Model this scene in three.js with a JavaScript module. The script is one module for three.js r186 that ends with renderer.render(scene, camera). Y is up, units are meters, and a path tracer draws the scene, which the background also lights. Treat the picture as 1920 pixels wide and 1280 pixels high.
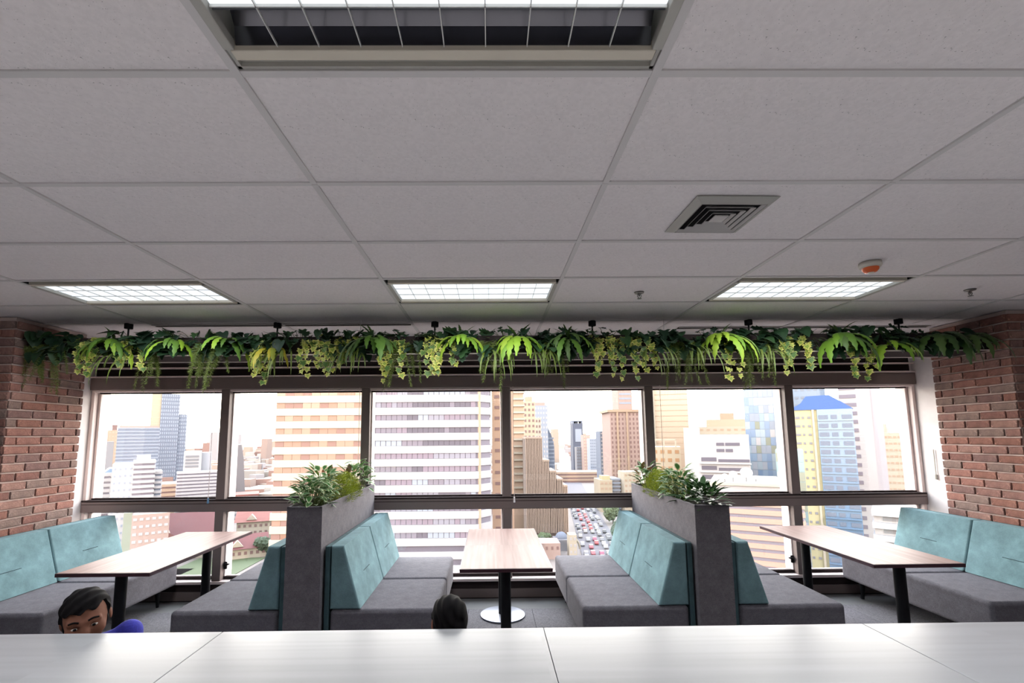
import * as THREE from 'three';
import { RoundedBoxGeometry } from 'three/addons/geometries/RoundedBoxGeometry.js';
import { mergeGeometries, mergeVertices, toCreasedNormals } from 'three/addons/utils/BufferGeometryUtils.js';
import { MarchingCubes } from 'three/addons/objects/MarchingCubes.js';
import { RectAreaLightUniformsLib } from 'three/addons/lights/RectAreaLightUniformsLib.js';

RectAreaLightUniformsLib.init();
const scene = new THREE.Scene();
const renderer = new THREE.WebGLRenderer();
renderer.toneMapping = THREE.LinearToneMapping;
renderer.toneMappingExposure = 1.0;
renderer.shadowMap.enabled = true;

// ---------------------------------------------------------------- camera
const FOCAL = 890, W = 1920, H = 1280;
const camera = new THREE.PerspectiveCamera(2 * Math.atan(H / 2 / FOCAL) * 180 / Math.PI, W / H, 0.05, 3000);
camera.position.set(0.116, 1.65, 0);
camera.rotation.order = 'YXZ';
camera.rotation.set(0.113, -0.010, -0.0085);
camera.setViewOffset(W, H, 960 - 927.4, 640 - 713.8, W, H);   // the lens' axis is a little off the middle of the frame
scene.add(camera);

// ---------------------------------------------------------------- sky and sun
const SKY = 12.5;
{
  const w = 256, h = 128, d = new Float32Array(w * h * 4);
  const low = [1.0, 0.86, 0.68], mid = [1.0, 0.97, 0.92], top = [0.62, 0.74, 0.92];
  for (let j = 0; j < h; j++) {
    const el = Math.max(0, (j + 0.5) / h * 2 - 1);
    const a = Math.min(1, el / 0.16), b = Math.min(1, Math.max(0, (el - 0.16) / 0.7));
    for (let i = 0; i < w; i++) for (let k = 0; k < 4; k++)
      d[(j * w + i) * 4 + k] = k === 3 ? 1 : SKY * (el < 0.16 ? low[k] + (mid[k] - low[k]) * a : mid[k] + (top[k] - mid[k]) * b);
  }
  const sky = new THREE.DataTexture(d, w, h, THREE.RGBAFormat, THREE.FloatType);
  sky.mapping = THREE.EquirectangularReflectionMapping; sky.colorSpace = THREE.LinearSRGBColorSpace;
  sky.magFilter = THREE.LinearFilter; sky.needsUpdate = true;
  scene.background = sky;
}
const sun = new THREE.DirectionalLight(new THREE.Color().setRGB(1, 0.78, 0.55), 3.2);   // low evening sun from behind the room
sun.position.set(-90, 60, 120); sun.target.position.set(0, 0, -100); sun.castShadow = true;
Object.assign(sun.shadow.camera, { left: -400, right: 400, top: 300, bottom: -300, near: 1, far: 1500 });
sun.shadow.mapSize.set(2048, 2048);
scene.add(sun, sun.target);
const LAMP = 16, LAMP_NEAR = 5, LAMP_UNSEEN = 27;       // ceiling luminaires in view, and unseen ones further back, boosted for ceiling bounce

// ---------------------------------------------------------------- helpers
let seed = 7;
const rnd = () => { seed |= 0; seed = seed + 0x6D2B79F5 | 0; let t = Math.imul(seed ^ seed >>> 15, 1 | seed); t = t + Math.imul(t ^ t >>> 7, 61 | t) ^ t; return ((t ^ t >>> 14) >>> 0) / 4294967296; };
const rr = (a, b) => a + (b - a) * rnd();
const pick = (a) => a[Math.floor(rnd() * a.length)];
const taken = new Map();
function numbered(name) { const n = taken.get(name) || 0; taken.set(name, n + 1); return n ? name + '_' + String(n).padStart(3, '0') : name; }
function thing(name, label, category, pos = [0, 0, 0], group) {
  const o = new THREE.Group(); o.name = numbered(name); o.position.set(...pos);
  o.userData = { label, category }; if (group) o.userData.group = group;
  scene.add(o); return o;
}
function structure(name, label) {
  const o = new THREE.Group(); o.name = name; o.userData = { kind: 'structure', label, category: name.split('_')[0] };
  scene.add(o); return o;
}
function part(parent, name, geo, mat, label) {
  const m = new THREE.Mesh(geo, mat); m.name = name; m.castShadow = m.receiveShadow = true;
  if (label) m.userData.label = label;
  parent.add(m); return m;
}
function solid(name, label, category, geo, mat, group) {
  const m = new THREE.Mesh(geo, mat); m.name = numbered(name); m.castShadow = m.receiveShadow = true;
  m.userData = { label, category }; if (group) m.userData.group = group;
  scene.add(m); return m;
}
// uv in metres from the dominant axis of the normal
function uvm(g, s = 1) {
  const p = g.attributes.position, n = g.attributes.normal, uv = new Float32Array(p.count * 2);
  for (let i = 0; i < p.count; i++) {
    const ax = Math.abs(n.getX(i)), ay = Math.abs(n.getY(i)), az = Math.abs(n.getZ(i));
    const [u, v] = ay >= ax && ay >= az ? [p.getX(i), p.getZ(i)] : ax >= az ? [p.getZ(i), p.getY(i)] : [p.getX(i), p.getY(i)];
    uv[2 * i] = u / s; uv[2 * i + 1] = v / s;
  }
  g.setAttribute('uv', new THREE.BufferAttribute(uv, 2)); return g;
}
const box = (w, h, d, x = 0, y = 0, z = 0) => uvm(new THREE.BoxGeometry(w, h, d).translate(x, y, z));
const span = (x0, x1, y0, y1, z0, z1) => box(x1 - x0, y1 - y0, Math.abs(z1 - z0), (x0 + x1) / 2, (y0 + y1) / 2, (z0 + z1) / 2);
const rbox = (w, h, d, r, x = 0, y = 0, z = 0, s = 2) => uvm(new RoundedBoxGeometry(w, h, d, s, r).translate(x, y, z));
const cyl = (r0, r1, h, x = 0, y = 0, z = 0, n = 20) => new THREE.CylinderGeometry(r0, r1, h, n).translate(x, y, z);
const merge = (list) => mergeGeometries(list.map((g) => { g = g.index ? g.toNonIndexed() : g; for (const k of Object.keys(g.attributes)) if (!['position', 'normal', 'uv', 'color'].includes(k)) g.deleteAttribute(k); return g; }));
function prism(pts, depth, bevel = 0) {     // profile in x, y swept along z, centred
  const s = new THREE.Shape(pts.map(([x, y]) => new THREE.Vector2(x, y)));
  const g = new THREE.ExtrudeGeometry(s, { depth: depth - 2 * bevel, bevelEnabled: bevel > 0, bevelSize: bevel, bevelThickness: bevel, bevelOffset: -bevel, bevelSegments: 3, curveSegments: 6 });
  g.translate(0, 0, -depth / 2 + bevel); return uvm(g);
}
function tube(pts, r, n = 12, k = 6) { return new THREE.TubeGeometry(new THREE.CatmullRomCurve3(pts.map((p) => new THREE.Vector3(...p))), n, r, k, false); }

// noise textures
function lattice(n, s) { const a = new Float32Array(n * n); let q = s * 7919 + 13; for (let i = 0; i < n * n; i++) { q = Math.imul(q, 1664525) + 1013904223 | 0; a[i] = (q >>> 8) / 16777216; } return a; }
const lat = [64].map((n) => lattice(n, 3))[0];
function vnoise(x, y, per) {
  const xi = Math.floor(x), yi = Math.floor(y), fx = x - xi, fy = y - yi, u = fx * fx * (3 - 2 * fx), v = fy * fy * (3 - 2 * fy);
  const g = (i, j) => lat[(((j % per) + per) % per) % 64 * 64 + (((i % per) + per) % per) % 64];
  return (g(xi, yi) * (1 - u) + g(xi + 1, yi) * u) * (1 - v) + (g(xi, yi + 1) * (1 - u) + g(xi + 1, yi + 1) * u) * v;
}
function texture(n, fn, srgb = true, repeat = [1, 1]) {
  const d = new Uint8Array(n * n * 4);
  for (let j = 0; j < n; j++) for (let i = 0; i < n; i++) { const c = fn(i / n, j / n); for (let k = 0; k < 3; k++) d[(j * n + i) * 4 + k] = Math.max(0, Math.min(255, c[k] * 255)); d[(j * n + i) * 4 + 3] = 255; }
  const t = new THREE.DataTexture(d, n, n); t.wrapS = t.wrapT = THREE.RepeatWrapping; t.magFilter = THREE.LinearFilter; t.minFilter = THREE.LinearMipmapLinearFilter;
  if (srgb) t.colorSpace = THREE.SRGBColorSpace; t.repeat.set(...repeat); t.needsUpdate = true; return t;
}
const grain = (a, b = a, c = a) => [a, b, c];
const fbm = (u, v, f) => 0.5 * vnoise(u * f, v * f, f) + 0.3 * vnoise(u * f * 2 + 5, v * f * 2 + 9, f * 2) + 0.2 * vnoise(u * f * 4 + 1, v * f * 4 + 3, f * 4);
const texWeave = texture(256, (u, v) => { const a = 0.84 + 0.16 * vnoise(u * 64, v * 64, 64), b = 0.88 + 0.18 * (fbm(u, v, 6) - 0.5); return grain(a * b + 0.05); }, true, [4, 4]);
const texWeaveBump = texture(256, (u, v) => grain(0.5 * vnoise(u * 64, v * 64, 64) + 0.5 * vnoise(u * 32 + 7, v * 32, 32)), false, [8, 8]);
const texVelvet = texture(256, (u, v) => grain(0.9 + 0.28 * (fbm(u, v, 5) - 0.5) + 0.05 * (vnoise(u * 64, v * 64, 64) - 0.5)), true, [2, 2]);
const texSpeck = texture(512, (u, v) => { const s = vnoise(u * 64, v * 64, 64) > 0.955 && vnoise(u * 32 + 3, v * 32, 32) > 0.45 ? 0.62 : 1, s2 = vnoise(u * 64 + 11, v * 32 + 5, 64) > 0.97 ? 0.7 : 1; return grain(s * s2 * (0.965 + 0.035 * vnoise(u * 24, v * 24, 24))); }, true, [4.2, 4.2]);
const texSpeckBump = texture(256, (u, v) => grain(0.6 * vnoise(u * 64, v * 64, 64) + 0.4 * vnoise(u * 32, v * 32, 32)), false, [5, 5]);
const texWood = texture(256, (u, v) => { const g = 0.5 * vnoise(u * 60, v * 3, 60) + 0.3 * vnoise(u * 24 + 3, v * 2, 24) + 0.2 * vnoise(u * 62 + 9, v * 8, 62); return grain(0.84 + 0.24 * g, 0.82 + 0.25 * g, 0.80 + 0.26 * g); }, true, [1.4, 0.8]);
const texPale = texture(256, (u, v) => { const g = 0.5 * vnoise(u * 2, v * 50, 50) + 0.3 * vnoise(u * 3 + 3, v * 24, 24) + 0.2 * vnoise(u * 8, v * 62, 62); return grain(0.90 + 0.11 * g); }, true, [0.6, 1.2]);
const texCarpet = texture(256, (u, v) => grain(0.78 + 0.3 * vnoise(u * 64, v * 64, 64) * (0.7 + 0.6 * fbm(u, v, 8))), true, [2.5, 2.5]);
const texBrick = texture(256, (u, v) => { const f = fbm(u, v, 10), g = fbm(u + 0.37, v + 0.11, 5); const w = f > 0.66 ? 0.25 : 0; return grain(0.74 + 0.4 * (g - 0.3) + w, 0.72 + 0.42 * (g - 0.3) + w * 1.2, 0.72 + 0.42 * (g - 0.3) + w * 1.3); }, true, [3, 3]);
const texRough = texture(256, (u, v) => grain(fbm(u, v, 16)), false, [5, 5]);
const texPlaster = texture(256, (u, v) => grain(0.95 + 0.08 * (fbm(u, v, 8) - 0.5)), true, [1, 1]);

const rgb = (r, g, b) => new THREE.Color().setRGB(r, g, b);
const std = (r, g, b, rough = 0.8, o = {}) => new THREE.MeshStandardMaterial({ color: rgb(r, g, b), roughness: rough, ...o });
const phy = (r, g, b, rough, o) => new THREE.MeshPhysicalMaterial({ color: rgb(r, g, b), roughness: rough, ...o });
const M = {
  tile: std(0.82, 0.775, 0.785, 0.95, { map: texSpeck, bumpMap: texSpeckBump, bumpScale: 0.0008 }),
  tbar: std(0.62, 0.60, 0.60, 0.6),
  dark: phy(0.012, 0.011, 0.012, 0.9, { specularIntensity: 0.2 }),
  blackMetal: phy(0.008, 0.008, 0.010, 0.5, { specularIntensity: 0.35 }),
  fixture: std(0.62, 0.57, 0.48, 0.5),
  fixtureGrey: std(0.42, 0.41, 0.38, 0.6),
  mirror: std(0.16, 0.16, 0.18, 0.22, { metalness: 0.9 }),
  blade: std(0.7, 0.7, 0.68, 0.4, { metalness: 0.3 }),
  glow: new THREE.MeshStandardMaterial({ color: rgb(0.8, 0.8, 0.8), emissive: rgb(0.86, 0.93, 1.0), emissiveIntensity: 0.95, roughness: 0.7 }),
  brown: std(0.165, 0.128, 0.12, 0.5),
  brownDark: phy(0.034, 0.025, 0.025, 0.95, { specularIntensity: 0.2 }),
  pale: std(0.72, 0.62, 0.60, 0.5),
  white: std(0.80, 0.76, 0.76, 0.8, { map: texPlaster }),
  pane: phy(1, 1, 1, 0.02, { transmission: 1, thickness: 0, ior: 1.45 }),
  teal: phy(0.195, 0.335, 0.37, 0.95, { map: texVelvet, bumpMap: texWeaveBump, bumpScale: 0.0006, sheen: 0.1, sheenRoughness: 0.5, sheenColor: rgb(0.5, 0.65, 0.7) }),
  tealPanel: phy(0.055, 0.11, 0.125, 0.95, { map: texVelvet }),
  grey: phy(0.18, 0.172, 0.20, 0.95, { map: texWeave, bumpMap: texWeaveBump, bumpScale: 0.0008, sheen: 0.1, sheenRoughness: 0.6, sheenColor: rgb(0.5, 0.5, 0.55) }),
  stitch: std(0.03, 0.06, 0.075, 0.9),
  planter: phy(0.20, 0.185, 0.205, 0.95, { map: texWeave, bumpMap: texWeaveBump, bumpScale: 0.0008 }),
  soil: std(0.03, 0.02, 0.014, 1),
  tableTop: phy(0.34, 0.235, 0.215, 0.45, { map: texWood, specularIntensity: 0.32 }),
  tableEdge: std(0.055, 0.018, 0.028, 0.4),
  discMetal: std(0.35, 0.37, 0.44, 0.3, { metalness: 0.5 }),
  counter: phy(0.43, 0.445, 0.47, 0.28, { map: texPale }),
  counterSide: std(0.05, 0.042, 0.04, 0.7),
  mortar: std(0.62, 0.50, 0.46, 0.95, { map: texPlaster, bumpMap: texRough, bumpScale: 0.002 }),
  wall: std(0.07, 0.065, 0.065, 0.9), sideWall: std(0.5, 0.48, 0.48, 0.9),
  carpet: [std(0.185, 0.178, 0.20, 0.98, { map: texCarpet }), std(0.20, 0.193, 0.21, 0.98, { map: texCarpet }), std(0.17, 0.165, 0.187, 0.98, { map: texCarpet })],
  orange: std(0.75, 0.13, 0.03, 0.4),
  cream: std(0.66, 0.62, 0.55, 0.6),
};
const brickMats = [[0.38, 0.18, 0.135], [0.43, 0.21, 0.165], [0.32, 0.155, 0.125], [0.37, 0.20, 0.165], [0.29, 0.17, 0.15], [0.45, 0.26, 0.21], [0.33, 0.23, 0.195]].map(([r, g, b]) => std(r, g, b, 0.92, { map: texBrick, bumpMap: texRough, bumpScale: 0.003 }));

// ---------------------------------------------------------------- the room
const CEIL = 2.683, WIN = -5.12, GX = [-6.6, -5.4, -4.2, -3.0, -1.8, -0.6, 0.6, 1.8, 3.0, 4.2, 5.4, 6.6];
const XL = -6.4, XR = 6.9, ZB = 5.4;
const ROW0 = 1.2558;
const rowZ = (k) => -(ROW0 + 0.6 * k);
{
  const f = structure('floor', 'grey carpet tile floor');
  part(f, 'subfloor', span(XL, XR, -0.14, -0.012, ZB, -5.3), std(0.2, 0.2, 0.2, 1));
  const tg = [0, 1, 2].map((k) => { const g = new RoundedBoxGeometry(0.598, 0.012, 0.598, 1, 0.003).translate(0, -0.006, 0); return uvm(g.translate(k * 0.37, 0, k * 0.21)).translate(-k * 0.37, 0, -k * 0.21); });
  for (let i = 0; i < 17; i++) for (let j = 0; j < 6; j++) {
    const t = part(f, 'carpet_tile', tg[(i + 2 * j) % 3], M.carpet[(i * 2 + j * 3 + (i * j) % 2) % 3]);
    t.position.set(-4.9 + i * 0.6 + 0.3, 0, -1.75 - j * 0.6 + 0.3);
    if ((i + j) % 2) t.rotation.y = Math.PI / 2;
  }
  part(f, 'bounce_floor', span(XL, XR, -0.012, 0, ZB, -1.445), std(0.62, 0.59, 0.57, 0.6), 'unseen floor behind the counter, made pale for bounce light');  // unseen floor, made pale to throw lamp light up to the ceiling
  part(f, 'carpet', merge([span(XL, -4.905, -0.012, 0, -1.46, -5.1), span(5.305, XR, -0.012, 0, -1.46, -5.1)]), M.carpet[0]);
}
// ceiling: tiles lie in a grid of tee bars; some cells hold luminaires instead
const rows = []; for (let k = -11; k <= 5; k++) rows.push(k);
const fixtures = [];     // [column, row]
for (const c of [3, 5, 7]) fixtures.push([c, 3]);
fixtures.push([5, -1]);
for (const c of [3, 7]) fixtures.push([c, -1]);
for (const c of [3, 5, 7]) for (const r of [-5, -9]) fixtures.push([c, r]);
const isFix = (c, r) => fixtures.some(([a, b]) => a === c && b === r);
const ceiling = structure('ceiling', 'white mineral tile ceiling in a tee bar grid');
{
  part(ceiling, 'slab', span(XL - 0.1, XR + 0.1, CEIL + 0.30, CEIL + 0.42, ZB + 0.1, -5.3), std(0.3, 0.3, 0.3, 1));
  const make = (d) => [0, 1, 2, 3].map((k) => uvm(new RoundedBoxGeometry(1.197, 0.02, d, 1, 0.003).translate(k * 0.313, 0, k * 0.171)).translate(-k * 0.313, 0, -k * 0.171));
  const full = make(0.597);
  for (const r of rows) for (let c = 0; c < GX.length - 1; c++) {
    if (isFix(c, r)) continue;
    const z0 = rowZ(r), z1 = r === 5 ? -5.12 : rowZ(r + 1);
    const x0 = Math.max(GX[c], XL), x1 = Math.min(GX[c + 1], XR);
    const whole = x1 - x0 > 1.19 && r !== 5;
    const t = part(ceiling, 'ceiling_tile', whole ? full[Math.floor(rnd() * 4)] : uvm(new RoundedBoxGeometry(x1 - x0 - 0.003, 0.02, z0 - z1 - 0.003, 1, 0.003)), M.tile);
    t.position.set((x0 + x1) / 2, CEIL + 0.011 + rr(0, 0.0012), (z0 + z1) / 2);
  }
  for (let c = 0; c < GX.length; c++) if (GX[c] > XL && GX[c] < XR) for (let s = 0; s < 4; s++) {
    const a = rowZ(-11 + s * 4), b = s === 3 ? -5.12 : rowZ(-7 + s * 4);
    part(ceiling, 'tee_bar', merge([span(GX[c] - 0.0125, GX[c] + 0.0125, CEIL - 0.005, CEIL + 0.002, a - 0.001, b + 0.001), span(GX[c] - 0.005, GX[c] + 0.005, CEIL + 0.002, CEIL + 0.03, a, b)]), M.tbar);
  }
  for (const r of rows) for (let c = 0; c < GX.length - 1; c++) {
    const x0 = Math.max(GX[c], XL) + 0.0128, x1 = Math.min(GX[c + 1], XR) - 0.0128;
    part(ceiling, 'cross_tee', span(x0, x1, CEIL - 0.004, CEIL + 0.002, rowZ(r) + 0.0125, rowZ(r) - 0.0125), M.tbar);
  }
}
// outer walls, out of the frame; they close the room
{
  const wl = structure('wall_west', 'plain grey side wall'); part(wl, 'panel', span(XL - 0.15, XL, -0.14, CEIL + 0.42, ZB + 0.1, -5.3), M.sideWall);
  const wr = structure('wall_east', 'plain grey side wall of the other end'); part(wr, 'panel', span(XR, XR + 0.15, -0.14, CEIL + 0.42, ZB + 0.1, -5.3), M.sideWall);
  const wb = structure('wall_back', 'plain grey wall at the back of the room'); part(wb, 'panel', span(XL, XR, -0.14, CEIL + 0.42, ZB + 0.15, ZB), M.wall);
}
// window wall
const MX = [-2.70, -1.21, 0.285, 1.82, 3.335], WX0 = -4.11, WX1 = 4.70, SILL = 0.19, HEAD = 2.15;
{
  const w = structure('wall_front', 'window wall with a low upstand and a brown header');
  part(w, 'upstand', span(XL, XR, -0.14, SILL - 0.03, -5.08, -5.3), M.brownDark);
  part(w, 'skirting', span(XL, XR, 0, 0.085, -5.066, -5.08), M.brown);
  part(w, 'sill_board', rbox(WX1 - WX0 + 0.2, 0.03, 0.26, 0.008, (WX0 + WX1) / 2, SILL - 0.015, -5.18), M.pale);
  part(w, 'reveal', span(XL, WX0, SILL - 0.03, CEIL + 0.02, -5.1, -5.3), M.white);
  part(w, 'reveal', span(WX1, XR, SILL - 0.03, CEIL + 0.02, -5.1, -5.3), M.white);
  const ra = structure('wall_reveal_west', 'white window reveal beside the pier by the red roofs'), rb = structure('wall_reveal_east', 'white window reveal beside the pier by the blue roofed tower');
  part(ra, 'reveal_side', span(WX0 - 0.16, WX0 - 0.02, 0, CEIL - 0.006, -4.705, -5.1), M.white);
  part(rb, 'reveal_side', span(WX1 + 0.02, WX1 + 0.16, 0, CEIL - 0.006, -4.67, -5.1), M.white);
  part(w, 'lintel', span(WX0, WX1, HEAD + 0.02, CEIL + 0.42, -5.1, -5.3), M.brownDark);
  part(w, 'header_box', rbox(WX1 - WX0 + 0.034, 0.125, 0.10, 0.006, (WX0 + WX1) / 2, 2.218, -5.10), M.brown);
  part(w, 'header_trim', rbox(WX1 - WX0, 0.022, 0.10, 0.004, (WX0 + WX1) / 2, HEAD - 0.005, -5.12), M.pale);
  const edges = [WX0, ...MX, WX1];
  for (let i = 0; i < 6; i++) {
    const g = structure('window_' + (i + 1), 'tall fixed window bay with a low vent pane'), x0 = edges[i] + (i ? 0.045 : 0.03), x1 = edges[i + 1] - (i < 5 ? 0.045 : 0.03);
    const pu = part(g, 'pane', span(x0 - 0.01, x1 + 0.01, 1.0, HEAD - 0.01, -5.149, -5.151), M.pane);
    part(g, 'pane', span(x0 - 0.01, x1 + 0.01, SILL + 0.02, 0.885, -5.149, -5.151), M.pane);
    part(g, 'frame', merge([span(x0, x1, HEAD - 0.03, HEAD - 0.015, -5.13, -5.17), span(x0, x1, 1.0, 1.022, -5.13, -5.17), span(x0, x1, 0.872, 0.89, -5.13, -5.17), span(x0, x1, SILL, SILL + 0.03, -5.13, -5.17)]), M.brownDark);
    for (const [a, b] of [[x0 - 0.012, x0 + 0.012], [x1 - 0.012, x1 + 0.012]]) part(g, 'stile', span(a, b, SILL, HEAD - 0.01, -5.135, -5.26), M.pale);
    if (i === 1 || i === 4) {
      const hx = i === 1 ? x0 + 0.02 : x1 - 0.02, h = part(g, 'handle', rbox(0.03, 0.075, 0.02, 0.006, hx, 0.33, -5.125), M.blackMetal);
      part(h, 'lever', rbox(0.045, 0.016, 0.03, 0.006, hx + (i === 1 ? 0.02 : -0.02), 0.345, -5.11), M.blackMetal);
    }
  }
  MX.forEach((x, i) => { const m = structure('trim_' + (i + 1), 'dark brown vertical window mullion'); part(m, 'mullion', rbox(0.09, HEAD - SILL + 0.01, 0.085, 0.005, x, (HEAD + SILL) / 2, -5.108), M.brown); });
  const tr = structure('trim_6', 'dark brown horizontal window rail across all bays');
  part(tr, 'rail', rbox(WX1 - WX0 + 0.034, 0.105, 0.08, 0.006, (WX0 + WX1) / 2, 0.937, -5.102), M.brown);
  part(tr, 'rail_lip', rbox(WX1 - WX0 + 0.034, 0.018, 0.085, 0.005, (WX0 + WX1) / 2, 0.998, -5.104), M.brownDark);
  part(tr, 'rail_groove', span(WX0 - 0.01, WX1 + 0.01, 0.962, 0.968, -5.0605, -5.07), M.brownDark);
  for (const [a, b] of [[WX0 - 0.018, WX0 + 0.015], [WX1 - 0.015, WX1 + 0.018]]) { const m = structure(a < 0 ? 'trim_7' : 'trim_8', a < 0 ? 'pale window jamb beside the brick pier' : 'pale window jamb by the white reveal'); part(m, 'jamb', span(a, b, SILL, HEAD + 0.02, -5.08, -5.28), M.pale); }
  // pale blind rails above the header box
  for (const [y, z, nm] of [[2.292, -5.065, 'slim pale blind rail lying on the brown window header'], [2.385, -5.07, 'slim pale blind rail fixed above the brown window header']])
    solid('blind_rail', nm, 'blind rail', rbox(WX1 - WX0 + 0.03, 0.016, 0.05, 0.004, (WX0 + WX1) / 2, y, z), M.pale);
}
// brick piers
function pier(name, label, xin, xout, z0, z1) {
  const g = structure(name, label), s = Math.sign(xin);
  const H0 = CEIL - 0.006;
  part(g, 'mortar_bed', span(Math.min(xin, xout) + (s > 0 ? 0.006 : 0), Math.max(xin, xout) - (s > 0 ? 0 : 0.006), 0, H0, z0 - 0.006, z1 + 0.002), M.mortar);
  const ph = 0.0755, pl = 0.222, n = Math.floor(H0 / ph), bh = 0.063, bl = 0.21;
  const variants = [0, 1, 2].map((k) => { const b = new RoundedBoxGeometry(0.024, bh, bl, 1, 0.006); const p = b.attributes.position; for (let i = 0; i < p.count; i++) { const q = Math.sin(p.getY(i) * 91 + p.getZ(i) * 57 + k * 2.1); p.setZ(i, p.getZ(i) + 0.003 * q); p.setY(i, p.getY(i) + 0.002 * Math.cos(p.getZ(i) * 40 + k)); } return uvm(b); });
  for (let r = 0; r < n; r++) {
    const y = 0.008 + r * ph + ph / 2;
    const off = (r % 2) * 0.5 * pl + rr(-0.02, 0.02);
    for (let z = z0 + off; z > z1; z -= pl) {
      const a = Math.min(z0, z), b = Math.max(z1, z - bl); if (a - b < 0.03) continue;
      const m = part(g, 'brick', pick(variants), pick(brickMats));
      m.position.set(xin + s * (0.002 + rr(-0.002, 0.003)), y, (a + b) / 2); m.scale.z = (a - b) / bl;
      m.rotation.y = rr(-0.008, 0.008);
    }
    for (let k = 0; k < 4; k++) {     // the face turned to the room
      const len = k === 0 && r % 2 ? bl * 0.48 : bl, x = k === 0 ? 0 : (r % 2 ? pl * 0.5 + (k - 1) * pl : k * pl);
      const m = part(g, 'brick', pick(variants), pick(brickMats));
      m.rotation.y = Math.PI / 2; m.position.set(xin + s * (x + len / 2 + 0.002), y, z0 - 0.002 + rr(-0.003, 0.002)); m.scale.z = len / bl;
    }
  }
}
pier('wall_left', 'red brick pier at the end with red roofs outside', -3.90, -4.80, -3.985, -4.70);
pier('wall_right', 'red brick pier at the end with the blue roofed tower outside', 4.55, 5.45, -3.945, -4.665);

// ---------------------------------------------------------------- ceiling luminaires
function luminaire(c, r, label, kind) {
  const x = (GX[c] + GX[c + 1]) / 2, z = (rowZ(r) + rowZ(r + 1)) / 2;
  const t = thing('ceiling_light', label, 'ceiling light', [x, CEIL, z], 'recessed ceiling lights');
  const near = kind === 'near';
  const back = kind === 'back', deep = back ? 0.27 : 0.13;     // unseen back ones sunk in dark boxes to keep lamp light off the sofas
  part(t, 'housing', merge([box(1.17, 0.01, 0.57, 0, deep, 0), box(0.01, deep, 0.57, -0.58, deep / 2, 0), box(0.01, deep, 0.57, 0.58, deep / 2, 0), box(1.17, deep, 0.01, 0, deep / 2, 0.28), box(1.17, deep, 0.01, 0, deep / 2, -0.28)]), near ? M.fixtureGrey : M.dark);
  // long frame bars, set in from the tee bars so that an air slot stays open on both long sides
  for (const s of [-1, 1]) part(t, 'frame', rbox(1.14, 0.03, 0.034, 0.003, 0, 0.004, s * 0.225), M.fixture);
  for (const s of [-1, 1]) part(t, 'frame', rbox(0.028, 0.03, 0.415, 0.003, s * 0.572, 0.004, 0), M.fixtureGrey);
  if (near) for (const s of [-1, 1]) part(t, 'slot_floor', box(1.15, 0.004, 0.04, 0, 0.016, s * 0.262), M.fixtureGrey);
  for (const s of [-1, 1]) part(t, 'slot_wall', box(1.14, 0.05, 0.004, 0, 0.04, s * 0.245), near ? M.fixtureGrey : M.dark);
    if (near) {
    part(t, 'reflector', prism([[-0.069, 0], [-0.055, 0.045], [-0.02, 0.072], [0.02, 0.072], [0.055, 0.045], [0.069, 0], [0.072, 0], [0.058, 0.05], [0.02, 0.078], [-0.02, 0.078], [-0.058, 0.05], [-0.072, 0]], 1.11).scale(0.76, 1, 1).rotateY(Math.PI / 2).translate(0, 0.004, -0.153), M.mirror);
    part(t, 'diffuser', rbox(1.11, 0.006, 0.298, 0.002, 0, 0.010, 0.060), M.glow);
  } else part(t, 'diffuser', rbox(1.11, 0.006, 0.415, 0.002, 0, back ? 0.24 : 0.012, 0), M.glow);
  for (let k = 1; k < 10; k++) part(t, 'louvre_blade', box(0.0026, near ? 0.008 : 0.006, 0.415, -0.555 + k * 0.111, 0.003, 0), M.blade);
  for (const zz of near ? [-0.088, 0.05] : [-0.0695, 0.0695]) part(t, 'louvre_blade', box(1.11, near ? 0.008 : 0.006, 0.0026, 0, 0.003, zz), M.blade);
  const l = new THREE.RectAreaLight(rgb(0.95, 0.97, 1.0), back ? LAMP_UNSEEN : near ? LAMP_NEAR : LAMP, 1.08, near ? 0.26 : 0.4);
  l.position.set(0, back ? 0.225 : -0.012, near ? 0.07 : 0); l.rotation.x = -Math.PI / 2; t.add(l);
}
luminaire(3, 3, 'lit recessed ceiling light closest to the brick pier behind the red roofs', 'far');
luminaire(5, 3, 'lit recessed ceiling light above the table in the middle', 'far');
luminaire(7, 3, 'lit recessed ceiling light beside the smoke detector', 'far');
luminaire(5, -1, 'large recessed ceiling light at the top with dark mirrored louvre cells', 'near');
for (const [c, r] of fixtures.slice(4)) luminaire(c, r, 'unseen ceiling light assumed further back, boosted for bounce light', 'back');

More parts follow.
